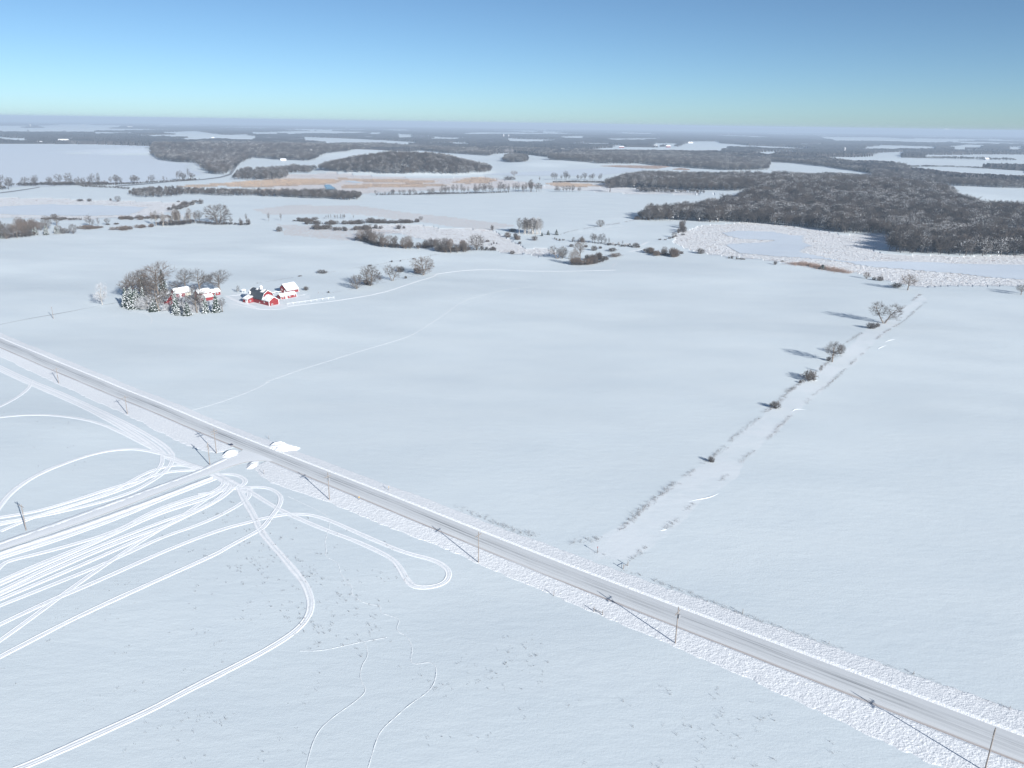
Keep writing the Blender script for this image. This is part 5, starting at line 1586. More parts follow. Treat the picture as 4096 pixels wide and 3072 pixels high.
# ------------------------------------------------------------------ reeds, weeds
def blades(name, x, y, h, rad, m, label, seed, per=3, spread=.3, cat='grass', lean=.25):
    rg = np.random.default_rng(seed)
    n = len(x)
    X, Yy = np.repeat(x, per) + rg.normal(0, spread, n * per), np.repeat(y, per) + rg.normal(0, spread, n * per)
    Z = terrain(X, Yy)
    Hh = np.repeat(h, per) * rg.uniform(.5, 1.15, n * per)
    p0 = np.stack([X, Yy, Z - .05], -1)
    p1 = p0 + np.stack([rg.normal(0, lean, n * per) * Hh, rg.normal(0, lean, n * per) * Hh, Hh], -1)
    rd = rad if np.ndim(rad) else np.full(n, rad)
    segs = list(zip(p0, p1, np.repeat(rd, per), np.repeat(rd, per) * .25))
    v, f = tubes(segs, 3)
    return link(name, mesh_np(name, v, f, [m]), label=label, cat=cat, kind='stuff')


def in_poly(polyg, n, seed, fuzz=1.0):
    p = np.asarray(polyg)[:, :2]
    rg = np.random.default_rng(seed)
    x = rg.uniform(p[:, 0].min(), p[:, 0].max(), n)
    y = rg.uniform(p[:, 1].min(), p[:, 1].max(), n)
    rg2 = np.random.default_rng(seed + 1)
    k = inside(x + 14 * fbm(x / 20, y / 20, 3) + rg2.normal(0, fuzz, n), y + 14 * fbm(x / 20, y / 20, 8) + rg2.normal(0, fuzz, n), p)
    return x[k], y[k]


# dry weeds poking through the near field
WEEDS = [(('L', [(250, 350), (500, 420), (900, 560), (1450, 750), (1550, 950), (1700, 1010), (2100, 1060), (1700, 1327), (200, 1327), (0, 1000), (0, 400)]), 950, .75),
         (('C', [(0, 0), (600, 0), (700, 450), (560, 520), (300, 560), (0, 600)]), 420, .9),
         (('C', [(900, 450), (1400, 420), (1850, 560), (1750, 700), (1300, 850), (1000, 800), (850, 650)]), 420, .6),
         (('C', [(950, 800), (1600, 840), (1600, 960), (1000, 950)]), 120, .7),
         (('e8', [(-900, 700), (0, 760), (500, 1050), (1000, 1335), (-900, 1335)]), 380, .8),
         (('B', [(600, 0), (2100, 0), (2000, 450), (900, 900), (200, 1000), (0, 500)]), 420, .5),
         (('B', [(1000, 1000), (2212, 700), (2212, 1423), (1000, 1423)]), 420, .55),
         (('C', [(0, 650), (1500, 1000), (2212, 1100), (2212, 1423), (0, 1423)]), 300, .6),
         (('T', [(900, 0), (0, 200), (0, 260), (700, 100)]), 30, .7),
         (('a', [(0, 600), (1000, 900), (1000, 1000), (0, 1300)]), 90, .6),
         (('T', [(1400, 200), (2212, 260), (2212, 700), (1500, 900), (1200, 700)]), 170, .8)]
wx_, wy_, wh_ = [], [], []
for i, ((c, p), n, h) in enumerate(WEEDS):
    g = gp(c, p)
    x, y = in_poly(g, int(n * 1.1), 200 + i, 9.0)
    k = (vnoise(x / 5, y / 5, i) + .5 * vnoise(x / 22, y / 22, i + 40) > .80)
    x, y = x[k], y[k]
    wx_.append(x)
    wy_.append(y)
    wh_.append(.62 * h * np.random.default_rng(i).uniform(.25, 1.2, len(x)) ** 1.3)
blades('dry_weeds', np.concatenate(wx_), np.concatenate(wy_), np.concatenate(wh_), .03, M['weed'], 'scattered dry weed stalks poking through the near snow', 5, per=4, spread=.22, cat='weeds', lean=.35)


def weed_line(crop_pts, per_m, h, seed, width=1.5):
    g = np.vstack([gp(c, p) for c, p in crop_pts])[:, :2]
    c, t = resample(g, 1 / per_m)
    rg = np.random.default_rng(seed)
    k = vnoise(t / 7, t * 0, seed) > .34
    c, t = c[k], t[k]
    hh = h * rg.uniform(.3, 1.2, len(c)) * (.5 + vnoise(t / 12, t * 0, seed + 2))
    return c[:, 0] + rg.normal(0, width / 2, len(c)), c[:, 1] + rg.normal(0, width / 2, len(c)), hh


LL = [weed_line([('w', [(160, 1230), (330, 1170), (420, 1100), (540, 980), (640, 900), (760, 810), (900, 700), (1020, 620), (1130, 545), (1230, 440), (1340, 350), (1450, 270), (1530, 200), (1620, 140), (1700, 50), (1760, 0)]),
                 ('h', [(200, 1500), (380, 1390), (560, 1250), (700, 1150), (900, 930), (1100, 790), (1220, 720), (1400, 650), (1620, 470), (1850, 300)])], 3.6, .75, 1, 1.3),
      weed_line([('w', [(430, 1390), (500, 1350), (640, 1220), (700, 1160), (800, 1090), (860, 1010), (960, 930), (1080, 820), (1210, 710), (1290, 640), (1420, 520), (1500, 460), (1560, 410), (1650, 310), (1740, 220), (1830, 150), (1930, 50), (2010, 0)]),
                 ('h', [(700, 1430), (850, 1290), (1000, 1150), (1150, 1020), (1250, 920), (1400, 770), (1560, 680), (1660, 620), (1740, 540), (1905, 400)])], 2.6, .6, 2, .9),
      weed_line([('e7', [(20, 40), (300, 160), (480, 230), (760, 310), (880, 345), (1060, 340), (1170, 320)])], 2.2, .8, 3, 1.6),
      weed_line([('e7', [(1400, 570), (1530, 610), (1800, 710), (1930, 750)]), ('e8', [(130, 200), (300, 260), (600, 370), (900, 460), (1200, 580), (1500, 680), (1900, 830), (2212, 935)])], 2.0, .55, 4, .8),
      weed_line([('e7', [(1120, 420), (1180, 430), (1220, 445)])], 3, .7, 6, 1.5),
      weed_line([('m2', [(0, 830), (160, 806), (380, 768), (700, 722), (900, 690), (1180, 640), (1360, 615), (1640, 572)])], 1.2, .9, 7, .5),
      weed_line([('m2', [(630, 915), (800, 885), (1000, 845), (1200, 800), (1400, 760)])], .9, .8, 8, .5),
      weed_line([('k2', [(310, 640), (400, 610), (600, 575), (800, 545), (980, 508)])], 1.6, 1.5, 9, 1.0),
      weed_line([('k3', [(150, 905), (250, 900), (400, 930), (640, 975)])], 14, 2.6, 10, 7)]
blades('dry_grass', *[np.concatenate([q[i] for q in LL[:8]]) for i in range(3)], .03, M['weed'], 'dry grass and weeds standing along the fence lines', 6, per=4, spread=.3, cat='grass', lean=.3)
blades('dry_reeds', *LL[8], .07, M['sedge'], 'clump of brown reeds on the bank above the creek', 7, per=5, spread=.8, cat='reeds', lean=.12)
rx, ry = [], []
for i, p in enumerate(ZP['tan']):
    a = np.asarray(p)
    n = int(min(9000, (np.ptp(a[:, 0]) * np.ptp(a[:, 1])) * .034))
    x, y = in_poly(p, n, 300 + i, 6.0)
    rx.append(x)
    ry.append(y)
rx, ry = np.concatenate(rx), np.concatenate(ry)
blades('reed_bed', rx, ry, np.full(len(rx), 1.9), .22, M['reed'], 'tan beds of dry reeds in the snowy marsh', 8, per=2, spread=1.5, cat='reeds', lean=.15)
# sedge tussocks in the marsh
sx, sy = [], []
for i, p in enumerate(ZP['marsh'][:4]):
    a = np.asarray(p)
    n = int(min(5000, (np.ptp(a[:, 0]) * np.ptp(a[:, 1])) * (.016 if i != 3 else .006)))
    x, y = in_poly(p, n, 400 + i)
    k = vnoise(x / 14, y / 14, 9) > .5
    sx.append(x[k])
    sy.append(y[k])
sx, sy = np.concatenate(sx), np.concatenate(sy)
k = ~(inside(sx, sy, ICE['pond_left']) | inside(sx, sy, ICE['pond_mid']) | inside(sx, sy, ICE['creek']))
sx, sy = sx[k], sy[k]
blades('marsh_grass', sx, sy, np.full(len(sx), .85), .09, M['sedge'], 'dry sedge tussocks half buried in the snowy marsh', 9, per=4, spread=.7, cat='grass', lean=.35)
for i, p in enumerate(([(760, 572), (900, 566), (1280, 571), (1370, 576), (1250, 596), (1040, 590)], [(1390, 602), (1460, 592), (1520, 600), (1530, 606)])):
    g = gp('f3', p)
    x, y = in_poly(g, 5200 if i == 0 else 1500, 500 + i)
    blades('dry_reeds', x, y, np.full(len(x), 2.2), .25, M['sedge'], ['dark brown reed patch on the snow before the broad wood', 'small brown reed patch right of the larger one'][i], 20 + i, per=2, spread=1.5, cat='reeds', lean=.15)


# ------------------------------------------------------------------ poles and roadside things
def box_v(x0, x1, y0, y1, z0, z1):
    v = [(x, y, z) for z in (z0, z1) for y in (y0, y1) for x in (x0, x1)]
    f = [(0, 2, 3, 1), (4, 5, 7, 6), (0, 1, 5, 4), (2, 6, 7, 3), (0, 4, 6, 2), (1, 3, 7, 5)]
    return v, f


def boxes(lst):
    V, Fc = [], []
    for b in lst:
        v, f = box_v(*b)
        n = len(V)
        V += v
        Fc += [tuple(i + n for i in q) for q in f]
    return V, Fc


def pyd(name, v, f, m, parent=None, **kw):
    me = bpy.data.meshes.new(name)
    me.from_pydata([tuple(q) for q in v], [], [tuple(q) for q in f])
    me.materials.append(m)
    me.update()
    return link(name, me, parent, **kw)


ANG_A = math.atan2(-.602, .799)
vt, ft = tubes([(np.array([0, 0, -.5]), np.array([0, 0, 10.0]), .17, .115)], 10)
POLE_ME = mesh_np('pole', vt, ft, [M['pole']], smoothed=True)
pv, pf = tubes([(np.array([0, -1.0, 8.5]), np.array([0, -.05, 7.7]), .03, .03), (np.array([0, 1.0, 8.5]), np.array([0, .05, 7.7]), .03, .03)], 4)
BRACE_ME = mesh_np('brace', pv, pf, [M['galv']])
ins_v, ins_f = tubes([(np.array([0, 0, 0]), np.array([0, 0, .14]), .025, .025), (np.array([0, 0, .12]), np.array([0, 0, .30]), .075, .045)], 8)
INS_ME = mesh_np('insulator', ins_v, ins_f, [M['porcelain']], smoothed=True)
cav, caf = boxes([(-.17, -.05, -1.4, 1.4, -.07, .07)])
ARM_ME = bpy.data.meshes.new('crossarm')
ARM_ME.from_pydata(cav, [], caf)
ARM_ME.materials.append(M['pole'])
trv, trf = tubes([(np.array([.38, 0, 7.2]), np.array([.38, 0, 8.2]), .24, .24)], 12)
TRV, TRF = np.vstack([trv, [[.38, 0, 7.2], [.38, 0, 8.24]]]), trf.tolist()
TRF += [[12 + k, 12 + (k + 1) % 12, 25] for k in range(12)] + [[(k + 1) % 12, k, 24] for k in range(12)]


def utility_pole(crop, bx, by, h, rz, label, arms=(8.9,), ins=True, transformer=False):
    p = ground_at(*photo(crop, [(bx, by)])[0])
    e = link('utility_pole', None, None, tuple(p), rz, label, 'utility pole', 'utility poles along the roads')
    e.scale = (1, 1, h / 10)
    link('pole', POLE_ME, e)
    for az_ in arms:
        a = link('crossarm', ARM_ME, e, (0, 0, az_))
        for yy in (-1.25, -.5, .5, 1.25):
            link('insulator', INS_ME, a, (-.11, yy, .06))
    link('brace', BRACE_ME, e)
    link('insulator', INS_ME, e, (0, 0, 9.95))
    if transformer:
        pyd('transformer', TRV, TRF, M['galv'], e)
    return e


utility_pole('P', 235, 1534, 7.9, ANG_A, 'short utility pole farthest along the main road at the left')
utility_pole('P', 510, 1657, 8.4, ANG_A, 'utility pole beside the main road, second from the left')
utility_pole('P', 866, 1814, 10.1, ANG_A, 'double-crossarm utility pole beside the road junction', (8.9, 7.9))
utility_pole('P', 840, 1860, 8.8, ANG_A + .8, 'utility pole standing at the corner of the side road', (8.6,), transformer=True)
utility_pole('P', 105, 2122, 8.7, math.radians(60), 'utility pole beside the side road at the left edge', (9.5,))
utility_pole('P', 1318, 2000, 10, ANG_A, 'utility pole just past the junction on the main road', (8.5,), transformer=True)
utility_pole('P', 1914, 2251, 10, ANG_A, 'utility pole in the middle of the near roadside', (8.8,))
utility_pole('P', 2701, 2574, 10.3, ANG_A, 'utility pole leaning over the road right of centre', (8.5,), transformer=True)
utility_pole('P', 3938, 3088, 10.6, ANG_A, 'utility pole nearest the camera at the bottom right', (8.4,))
utility_pole('m1', 462, 1134, 7.6, math.radians(25), 'thin utility pole beside the farm driveway', (9.5,))


def post_mesh(h, r, sides=6):
    v, f = tubes([(np.array([0, 0, -.3]), np.array([0, 0, h]), r, r * .9)], sides)
    n = len(v)
    v = np.vstack([v, [[0, 0, h + r * .4]]])
    f = f.tolist() + [[sides + k, sides + (k + 1) % sides, n] for k in range(sides)]
    return v, f


def stake(crop, bx, by, h, label, r=.07, m='pole', name='fence_post', cap=None, group=None, cat='post'):
    p = ground_at(*photo(crop, [(bx, by)])[0])
    v, f = post_mesh(h, r)
    e = link(name, None, None, tuple(p), rnd.uniform(0, 1), label, cat, group)
    pyd('post', v, f, M[m], e)
    if cap:
        v, f = boxes([(-.16, .16, -.03, .03, h - .35, h + .1)])
        o = pyd('reflector', v, f, M[cap], e)
        o.rotation_euler = (0, 0, ANG_A + 1.2)
    return e


stake('P', 1076, 1757, 1.7, 'thin stake on the far verge just before the junction', name='marker_stake')
stake('J', 1087, 875, 1.9, 'thin stake on the snow below the road junction', name='marker_stake')
stake('j', 2037, 840, 1.5, 'yellow-tipped stake on the near verge right of the junction', cap='yellow', name='marker_stake')
stake('L', 1450, 142, 1.6, 'yellow road marker on the far verge', cap='yellow', name='road_marker')
stake('e7', 835, 772, 1.6, 'lone wooden fence post on the near side of the road', .09)
stake('e8', 130, 195, 1.5, 'lone fence post on the far side of the road at right', .08)
stake('e8', 768, 418, .8, 'short post stub on the far fence line', .06)
stake('e8', 1395, 640, .8, 'short post stub farther right on the far fence line', .06)
stake('e8', 2106, 903, .9, 'short post stub near the right edge of the far fence line', .06)
stake('w', 180, 1333, 2.1, 'dark post with a red reflector where the fence strip meets the road', .08, 'weed', 'reflector_post', 'rust')
stake('h', 417, 1392, 1.6, 'fence post below the wide spreading shrub', .07)
stake('m2', 540, 915, 1.4, 'tall corner post by the end of the white fence', .09)
stake('m2', 578, 922, .9, 'short corner post beside the tall one', .07)


def brace_fence(crop, a, b, h, label):
    """two stout posts joined by a rail: a fence-end brace"""
    pa, pb = gp(crop, [a, b])
    e = link('fence_brace', None, None, tuple((pa + pb) / 2), 0, label, 'fence')
    mid = (pa + pb) / 2
    for q in (pa, pb):
        v, f = post_mesh(h, .11)
        o = pyd('post', v, f, M['pole'], e)
        o.location = tuple(q - mid)
    v, f = tubes([(pa - mid + np.array([0, 0, h * .62]), pb - mid + np.array([0, 0, h * .50]), .06, .06), (pa - mid + np.array([0, 0, h * .2]), pb - mid + np.array([0, 0, h * .55]), .03, .03)], 6)
    link('rail', mesh_np('rail', v, f, [M['pole']]), e)


brace_fence('e7', (1394, 557), (1430, 530), 1.55, 'wooden fence brace where the right weed line meets the road')
brace_fence('e7', (1157, 900), (1227, 928), 1.5, 'wooden fence brace on the near side of the road')

# mailbox by the junction
p = ground_at(*photo('J', [(368, 275)])[0])
e = link('mailbox', None, None, tuple(p), ANG_A, 'dark blue mailbox on a short post beside the road junction', 'mailbox')
v, f = post_mesh(1.1, .07)
pyd('post', v, f, M['pole'], e)
bv, bf = [], []
N_ = 10
for xx in (-.32, .32):
    for k in range(N_ + 1):
        t = math.pi * k / N_
        bv.append((xx, .24 * math.cos(t), 1.36 + .22 * math.sin(t)))
    bv += [(xx, -.24, 1.08), (xx, .24, 1.08)]
n1 = N_ + 3
bf = [tuple(range(n1))[::-1], tuple(range(n1, 2 * n1))] + [(k, (k + 1) % n1, n1 + (k + 1) % n1, n1 + k) for k in range(n1)]
pyd('box', bv, bf, M['navy'], e)
pyd('flag', *boxes([(-.1, .12, .25, .27, 1.36, 1.66)]), M['rust'], e)
pyd('newspaper_tube', *boxes([(-.35, .35, .34, .62, 1.02, 1.26)]), M['navy'], e)


# ploughed snow piles at the junction
def snow_pile(crop, outline, h, label, seed, streak_ang):
    g = gp(crop, outline)[:, :2]
    c = g.mean(0)
    x0, y0 = g.min(0)
    x1, y1 = g.max(0)
    st = .3
    X, Y2 = np.meshgrid(np.arange(x0 - 1, x1 + 1, st), np.arange(y0 - 1, y1 + 1, st), indexing='ij')
    d = np.full(X.shape, 1e9)
    for i in range(len(g)):
        a, b = g[i], g[(i + 1) % len(g)]
        ab = b - a
        t = np.clip(((X - a[0]) * ab[0] + (Y2 - a[1]) * ab[1]) / (ab @ ab), 0, 1)
        d = np.minimum(d, np.hypot(X - a[0] - t * ab[0], Y2 - a[1] - t * ab[1]))
    ins = inside(X, Y2, g)
    d = np.where(ins, d, -d)
    ca, sa = math.cos(streak_ang), math.sin(streak_ang)
    U, V2 = (X * ca + Y2 * sa), (-X * sa + Y2 * ca)
    rid = fbm(U / 9, V2 / 1.3, seed, 3)
    Z = h * sstep(-.3, 2.4, d) * (.55 + 1.1 * np.clip(rid + .35, 0, 1)) + .25 * fbm(X / 1.1, Y2 / 1.1, seed + 5, 3) - .12
    Z = np.where(d < -.6, -.4, Z)
    v = np.stack([X, Y2, terrain(X, Y2) + Z], -1).reshape(-1, 3)
    f = grid_faces(*X.shape)
    keep = (d.ravel()[f] > -.9).any(1)
    f = f[keep][:, ::1]
    used, inv = np.unique(f, return_inverse=True)
    vv = v[used]
    base = np.array([c[0], c[1], float(terrain(c[0], c[1]))])
    link('snow_pile', mesh_np('snow_pile', vv - base, inv.reshape(-1, 4), [M['bank']]), None, tuple(base), 0, label, 'snow pile')


snow_pile('J', [(1120, 290), (1230, 200), (1400, 140), (1560, 165), (1740, 240), (1900, 285), (1860, 335), (1700, 360), (1500, 415), (1330, 370)], 1.25, 'long streaked heap of ploughed snow opposite the side road', 3, math.radians(35))
snow_pile('J', [(130, 440), (250, 350), (370, 315), (520, 330), (540, 380), (530, 470), (400, 500), (220, 535), (140, 500)], 1.15, 'rounded heap of ploughed snow on the left corner of the junction', 8, math.radians(25))
snow_pile('J', [(660, 680), (720, 600), (870, 560), (985, 575), (980, 700), (830, 765), (680, 765)], .8, 'blocky heap of ploughed snow on the right corner of the junction', 13, math.radians(60))


# ------------------------------------------------------------------ buildings
def prism(profile, x0, x1):
    """closed (y, z) outline extruded along x"""
    n = len(profile)
    v = [(x0, y, z) for y, z in profile] + [(x1, y, z) for y, z in profile]
    f = [tuple(range(n)), tuple(range(n, 2 * n))[::-1]] + [(i, n + i, n + (i + 1) % n, (i + 1) % n) for i in range(n)]
    return v, f


def roof_slab(line, x0, x1, t):
    """(y, z) polyline thickened upward, extruded along x"""
    ln = np.array(line, float)
    up = ln + np.array([0, t])
    return prism([tuple(q) for q in ln] + [tuple(q) for q in up[::-1]], x0, x1)


def lumpy_slab(line, x0, x1, t, seed, inset=.12, sub=.35):
    """soft snow blanket lying over a roof line"""
    ln = np.array(line, float)
    s = np.concatenate([[0], np.cumsum(np.hypot(*np.diff(ln, axis=0).T))])
    ns = max(5, int(s[-1] / sub))
    tt = np.linspace(0, s[-1], ns)
    py_, pz = np.interp(tt, s, ln[:, 0]), np.interp(tt, s, ln[:, 1])
    nx = max(6, int((x1 - x0) / sub))
    xs = np.linspace(x0 + inset, x1 - inset, nx)
    X, T2 = np.meshgrid(xs, tt, indexing='ij')
    PY, PZ = np.tile(py_, (nx, 1)), np.tile(pz, (nx, 1))
    edge = np.minimum(np.minimum(X - xs[0], xs[-1] - X) / .5, np.minimum(T2, s[-1] - T2) / .5).clip(0, 1)
    th_ = t * (.35 + .65 * np.sqrt(edge)) * (.8 + .8 * vnoise(X / 1.3 + seed, T2 / 1.3, seed))
    PY = PY + .10 * (vnoise(X / .8, T2 / .8, seed + 3) - .5) * (1 - edge)
    top = np.stack([X, PY, PZ + th_], -1).reshape(-1, 3)
    bot = np.stack([X, PY, PZ - .01], -1).reshape(-1, 3)
    f = grid_faces(nx, ns)
    N = nx * ns
    i = np.arange(N).reshape(nx, ns)
    loop = np.concatenate([i[:, 0], i[-1, 1:], i[-2::-1, -1], i[0, -2:0:-1]])
    l2 = np.roll(loop, -1)
    side = np.stack([loop, l2, l2 + N, loop + N], -1)
    return np.vstack([top, bot]), np.vstack([f, f[:, ::-1] + N, side])


def window(parent, c, axis, w, h, name='window', frame='white', pane='glass'):
    """c = centre on the wall, axis = outward normal 'x+','x-','y+','y-'"""
    e = link(name, None, parent, tuple(c), {'x+': 0, 'y+': math.pi / 2, 'x-': math.pi, 'y-': -math.pi / 2}[axis])
    t = .13
    pyd('frame', *boxes([(-.02, .09, -w / 2, w / 2, h / 2 - t, h / 2), (-.02, .09, -w / 2, w / 2, -h / 2, -h / 2 + t), (-.02, .09, -w / 2, -w / 2 + t, -h / 2 + t, h / 2 - t),
                         (-.02, .09, w / 2 - t, w / 2, -h / 2 + t, h / 2 - t)]), M[frame], e)
    pyd('pane', *boxes([(-.02, .04, -w / 2 + t, w / 2 - t, -h / 2 + t, h / 2 - t)]), M[pane], e)
    return e


def door(parent, c, axis, w, h, m='white'):
    e = link('door', None, parent, tuple(c), {'x+': 0, 'y+': math.pi / 2, 'x-': math.pi, 'y-': -math.pi / 2}[axis])
    pyd('door_leaf', *boxes([(-.02, .06, -w / 2, w / 2, 0, h)]), M[m], e)
    pyd('door_frame', *boxes([(-.02, .10, -w / 2 - .14, -w / 2, 0, h + .14), (-.02, .10, w / 2, w / 2 + .14, 0, h + .14), (-.02, .10, -w / 2, w / 2, h, h + .14)]), M['white'], e)
    return e


def trims(parent, pts, h):
    for (x, y), hh in zip(pts, h):
        pyd('corner_trim', *boxes([(x - .13, x + .13, y - .13, y + .13, -.3, hh)]), M['white'], parent)


def base_at(px, py, du=0, dv=0):
    p = ground_at(px, py)
    q = p[:2] + np.array([.799, -.602]) * du + np.array([.602, .799]) * dv
    return (q[0], q[1], float(terrain(q[0], q[1])))


# main gambrel barn: local x runs along the long axis (towards the camera right), local y away from the camera
BO = base_at(1077, 1224)
barn = link('gambrel_barn', None, None, BO, ANG_A, 'big red barn with dark gambrel roof and white cupola', 'barn')
WB = 9.6
prof = [(0, -.4), (0, 3.5), (1.7, 6.9), (WB / 2, 8.7), (WB - 1.7, 6.9), (WB, 3.5), (WB, -.4)]
pyd('wall', *prism(prof, -23.4, -7.6), M['red'], barn)
rl = [(-.45, 3.05), (1.62, 7.05), (WB / 2, 8.92), (WB - 1.62, 7.05), (WB + .45, 3.05)]
roof = pyd('roof', *roof_slab(rl, -23.9, -7.2, .16), M['metal'], barn)
for xx, s0 in ((-7.05, .07), (-24.05, .07)):
    pyd('barge_board', *roof_slab([(y, z - .1) for y, z in rl], xx - .12, xx + .12, .34), M['white'], barn)
v, f = lumpy_slab([(2.2, 7.42), (WB / 2, 9.1), (WB - 2.2, 7.5)], -12.6, -8.4, .30, 4)
link('roof_snow', mesh_np('roof_snow', v, f, [M['roofsnow']], smoothed=True), roof)
v, f = lumpy_slab([(3.4, 8.25), (WB / 2, 9.1), (WB - 3, 8.2)], -19.0, -16.2, .2, 6)
link('roof_snow', mesh_np('roof_snow', v, f, [M['roofsnow']], smoothed=True), roof)
v, f = lumpy_slab([(-.5, 3.2), (1.55, 7.2)], -23.9, -22.4, .55, 7)
link('roof_snow', mesh_np('roof_snow', v, f, [M['roofsnow']], smoothed=True), roof)
cup = link('cupola', None, barn, (-14.4, WB / 2, 8.75))
pyd('cupola_wall', *boxes([(-.75, .75, -.75, .75, 0, 1.9)]), M['white'], cup)
pyd('cupola_roof', [(-1, -1, 1.9), (1, -1, 1.9), (1, 1, 1.9), (-1, 1, 1.9), (0, 0, 2.8)], [(0, 1, 4), (1, 2, 4), (2, 3, 4), (3, 0, 4), (3, 2, 1, 0)], M['roofsnow'], cup)
pyd('louvre', *boxes([(-.42, .42, -.80, -.70, .6, 1.5), (.70, .80, -.42, .42, .6, 1.5)]), M['grey_paint'], cup)
dm = link('dormer', None, barn, (-21.3, .55, 5.1))
pyd('dormer_wall', *prism([(-.7, 0), (-.7, 1.5), (0, 2.2), (.7, 1.5), (.7, 0)], -.2, .1), M['white'], dm)
# gabled wing on the sunny end
prof = [(0, -.4), (0, 3.1), (3.9, 5.5), (7.8, 3.1), (7.8, -.4)]
wing = link('gable_wing', None, barn, (0, 0, 0))
pyd('wing_wall', *prism(prof, -7.55, 0), M['red'], wing)
wr = [(-.4, 2.95), (3.9, 5.6), (8.2, 2.95)]
wrf = pyd('wing_roof', *roof_slab(wr, -7.5, .35, .14), M['metal'], wing)
v, f = lumpy_slab([(y, z + .15) for y, z in wr], -7.5, -.2, .65, 11)
link('wing_snow', mesh_np('wing_snow', v, f, [M['roofsnow']], smoothed=True), wrf)
pyd('wing_barge_board', *roof_slab([(y, z - .12) for y, z in wr], .22, .42, .3), M['white'], wing)
trims(wing, [(.02, .02), (.02, 7.78)], [3.0, 3.0])
window(barn, (.03, 2.4, .75), 'x+', 1.3, .9)
window(barn, (-5.2, -.03, 1.9), 'y-', .95, .95)
window(barn, (-10.6, -.03, .9), 'y-', .8, .7)
window(barn, (-7.57, 6.9, 5.1), 'x+', .8, 1.0)
pyd('hay_door', *boxes([(-7.62, -7.53, 3.9, 5.7, 6.0, 7.4)]), M['red'], barn)
# snowy lean-to at the dark end
lean = link('lean_to', None, barn, (0, 0, 0))
pyd('lean_wall', *prism([(-4.6, -.4), (-4.6, 2.5), (-.01, 3.9), (-.01, -.4)], -22.9, -17.4), M['red'], lean)
lr = [(-5.1, 2.42), (-.05, 4.0)]
lrf = pyd('lean_roof', *roof_slab(lr, -23.2, -17.0, .12), M['metal'], lean)
v, f = lumpy_slab([(y, z + .13) for y, z in lr], -23.2, -17.0, .6, 15)
link('lean_snow', mesh_np('lean_snow', v, f, [M['roofsnow']], smoothed=True), lrf)
door(lean, (-18.9, -4.63, -.1), 'y-', 1.2, 2.1)
window(lean, (-17.37, -2.4, 1.5), 'x+', 1.1, .9)
trims(lean, [(-17.42, -4.58)], [2.45])

# saltbox cattle shed behind the barn, ridge pointing away
SB = base_at(1148, 1175)
shed = link('cattle_shed', None, None, SB, ANG_A, 'red shed with steep snow covered roof behind the big barn', 'shed')


def cross_prism(profile, y0, y1):
    """closed (x, z) outline extruded along y"""
    v, f = prism(profile, y0, y1)
    return [(b, a, c) for a, b, c in v], [q[::-1] for q in f]


prof = [(0, -.4), (0, 2.2), (-4.6, 6.0), (-7.6, 3.6), (-7.6, -.4)]
pyd('wall', *cross_prism(prof, 0, 10.5), M['red'], shed)
rl = [(.5, 1.85), (-4.6, 6.1), (-8.0, 3.35)]
v, f = roof_slab(rl, -.35, 10.85, .14)
rf = pyd('roof', [(b, a, c) for a, b, c in v], [q[::-1] for q in f], M['metal'], shed)
v, f = lumpy_slab([(x, z + .15) for x, z in rl], -.35, 10.85, .40, 21)
link('roof_snow', mesh_np('roof_snow', v[:, [1, 0, 2]], f[:, ::-1], [M['roofsnow']], smoothed=True), rf)
door(shed, (-2.3, -.03, -.1), 'y-', 1.1, 2.2)
window(shed, (-5.6, -.03, 2.4), 'y-', 1.0, 1.2)
trims(shed, [(-.02, .02), (-.02, 10.48)], [2.1, 2.1])

# long low shed
LB = base_at(1124, 1197.5)
low = link('long_shed', None, None, LB, ANG_A, 'long low red shed with snowy roof beside the barn', 'shed')
prof = [(0, -.4), (0, 1.75), (-2.3, 3.1), (-4.4, 1.75), (-4.4, -.4)]
pyd('wall', *cross_prism(prof, 0, 13.5), M['red'], low)
rl = [(.3, 1.6), (-2.3, 3.15), (-4.7, 1.6)]
v, f = roof_slab(rl, -.3, 13.8, .12)
rf = pyd('roof', [(b, a, c) for a, b, c in v], [q[::-1] for q in f], M['metal'], low)
v, f = lumpy_slab([(x, z + .13) for x, z in rl], -.3, 13.8, .42, 25)
link('roof_snow', mesh_np('roof_snow', v[:, [1, 0, 2]], f[:, ::-1], [M['roofsnow']], smoothed=True), rf)
for yy in (2.0, 7.6, 11.6):
    window(low, (.03, yy, 1.0), 'x+', 1.0, .85)
pyd('panel', *boxes([(.0, .06, 4.0, 5.4, -.2, 1.6)]), M['white'], low)
trims(low, [(.02, .02), (.02, 13.48)], [1.7, 1.7])

# white board fence
fa, fb = gp('b', [(1050, 607), (1992, 470)])
L_ = float(np.linalg.norm((fb - fa)[:2]))
e = link('board_fence', None, None, tuple(fa), math.atan2((fb - fa)[1], (fb - fa)[0]), 'white rail fence running from the barn corner', 'fence')
for i in range(9):
    pyd('post', *boxes([(L_ * i / 8 - .07, L_ * i / 8 + .07, -.07, .07, -.4, 1.45)]), M['white'], e)
pyd('rail', *boxes([(-.1, L_ + .1, -.13, -.09, 1.14, 1.28)]), M['white'], e)
pyd('rail', *boxes([(-.1, L_ + .1, -.13, -.09, .52, .60)]), M['white'], e)
fa, fb = gp('b', [(720, 385), (940, 352)])
L_ = float(np.linalg.norm((fb - fa)[:2]))
e = link('board_fence', None, None, tuple(fa), math.atan2((fb - fa)[1], (fb - fa)[0]), 'short white fence between the barn and the steep-roofed shed', 'fence')
for i in range(4):
    pyd('post', *boxes([(L_ * i / 3 - .08, L_ * i / 3 + .08, -.08, .08, -.4, 1.4)]), M['white'], e)
pyd('rail', *boxes([(-.1, L_ + .1, -.14, -.08, 1.0, 1.3)]), M['white'], e)
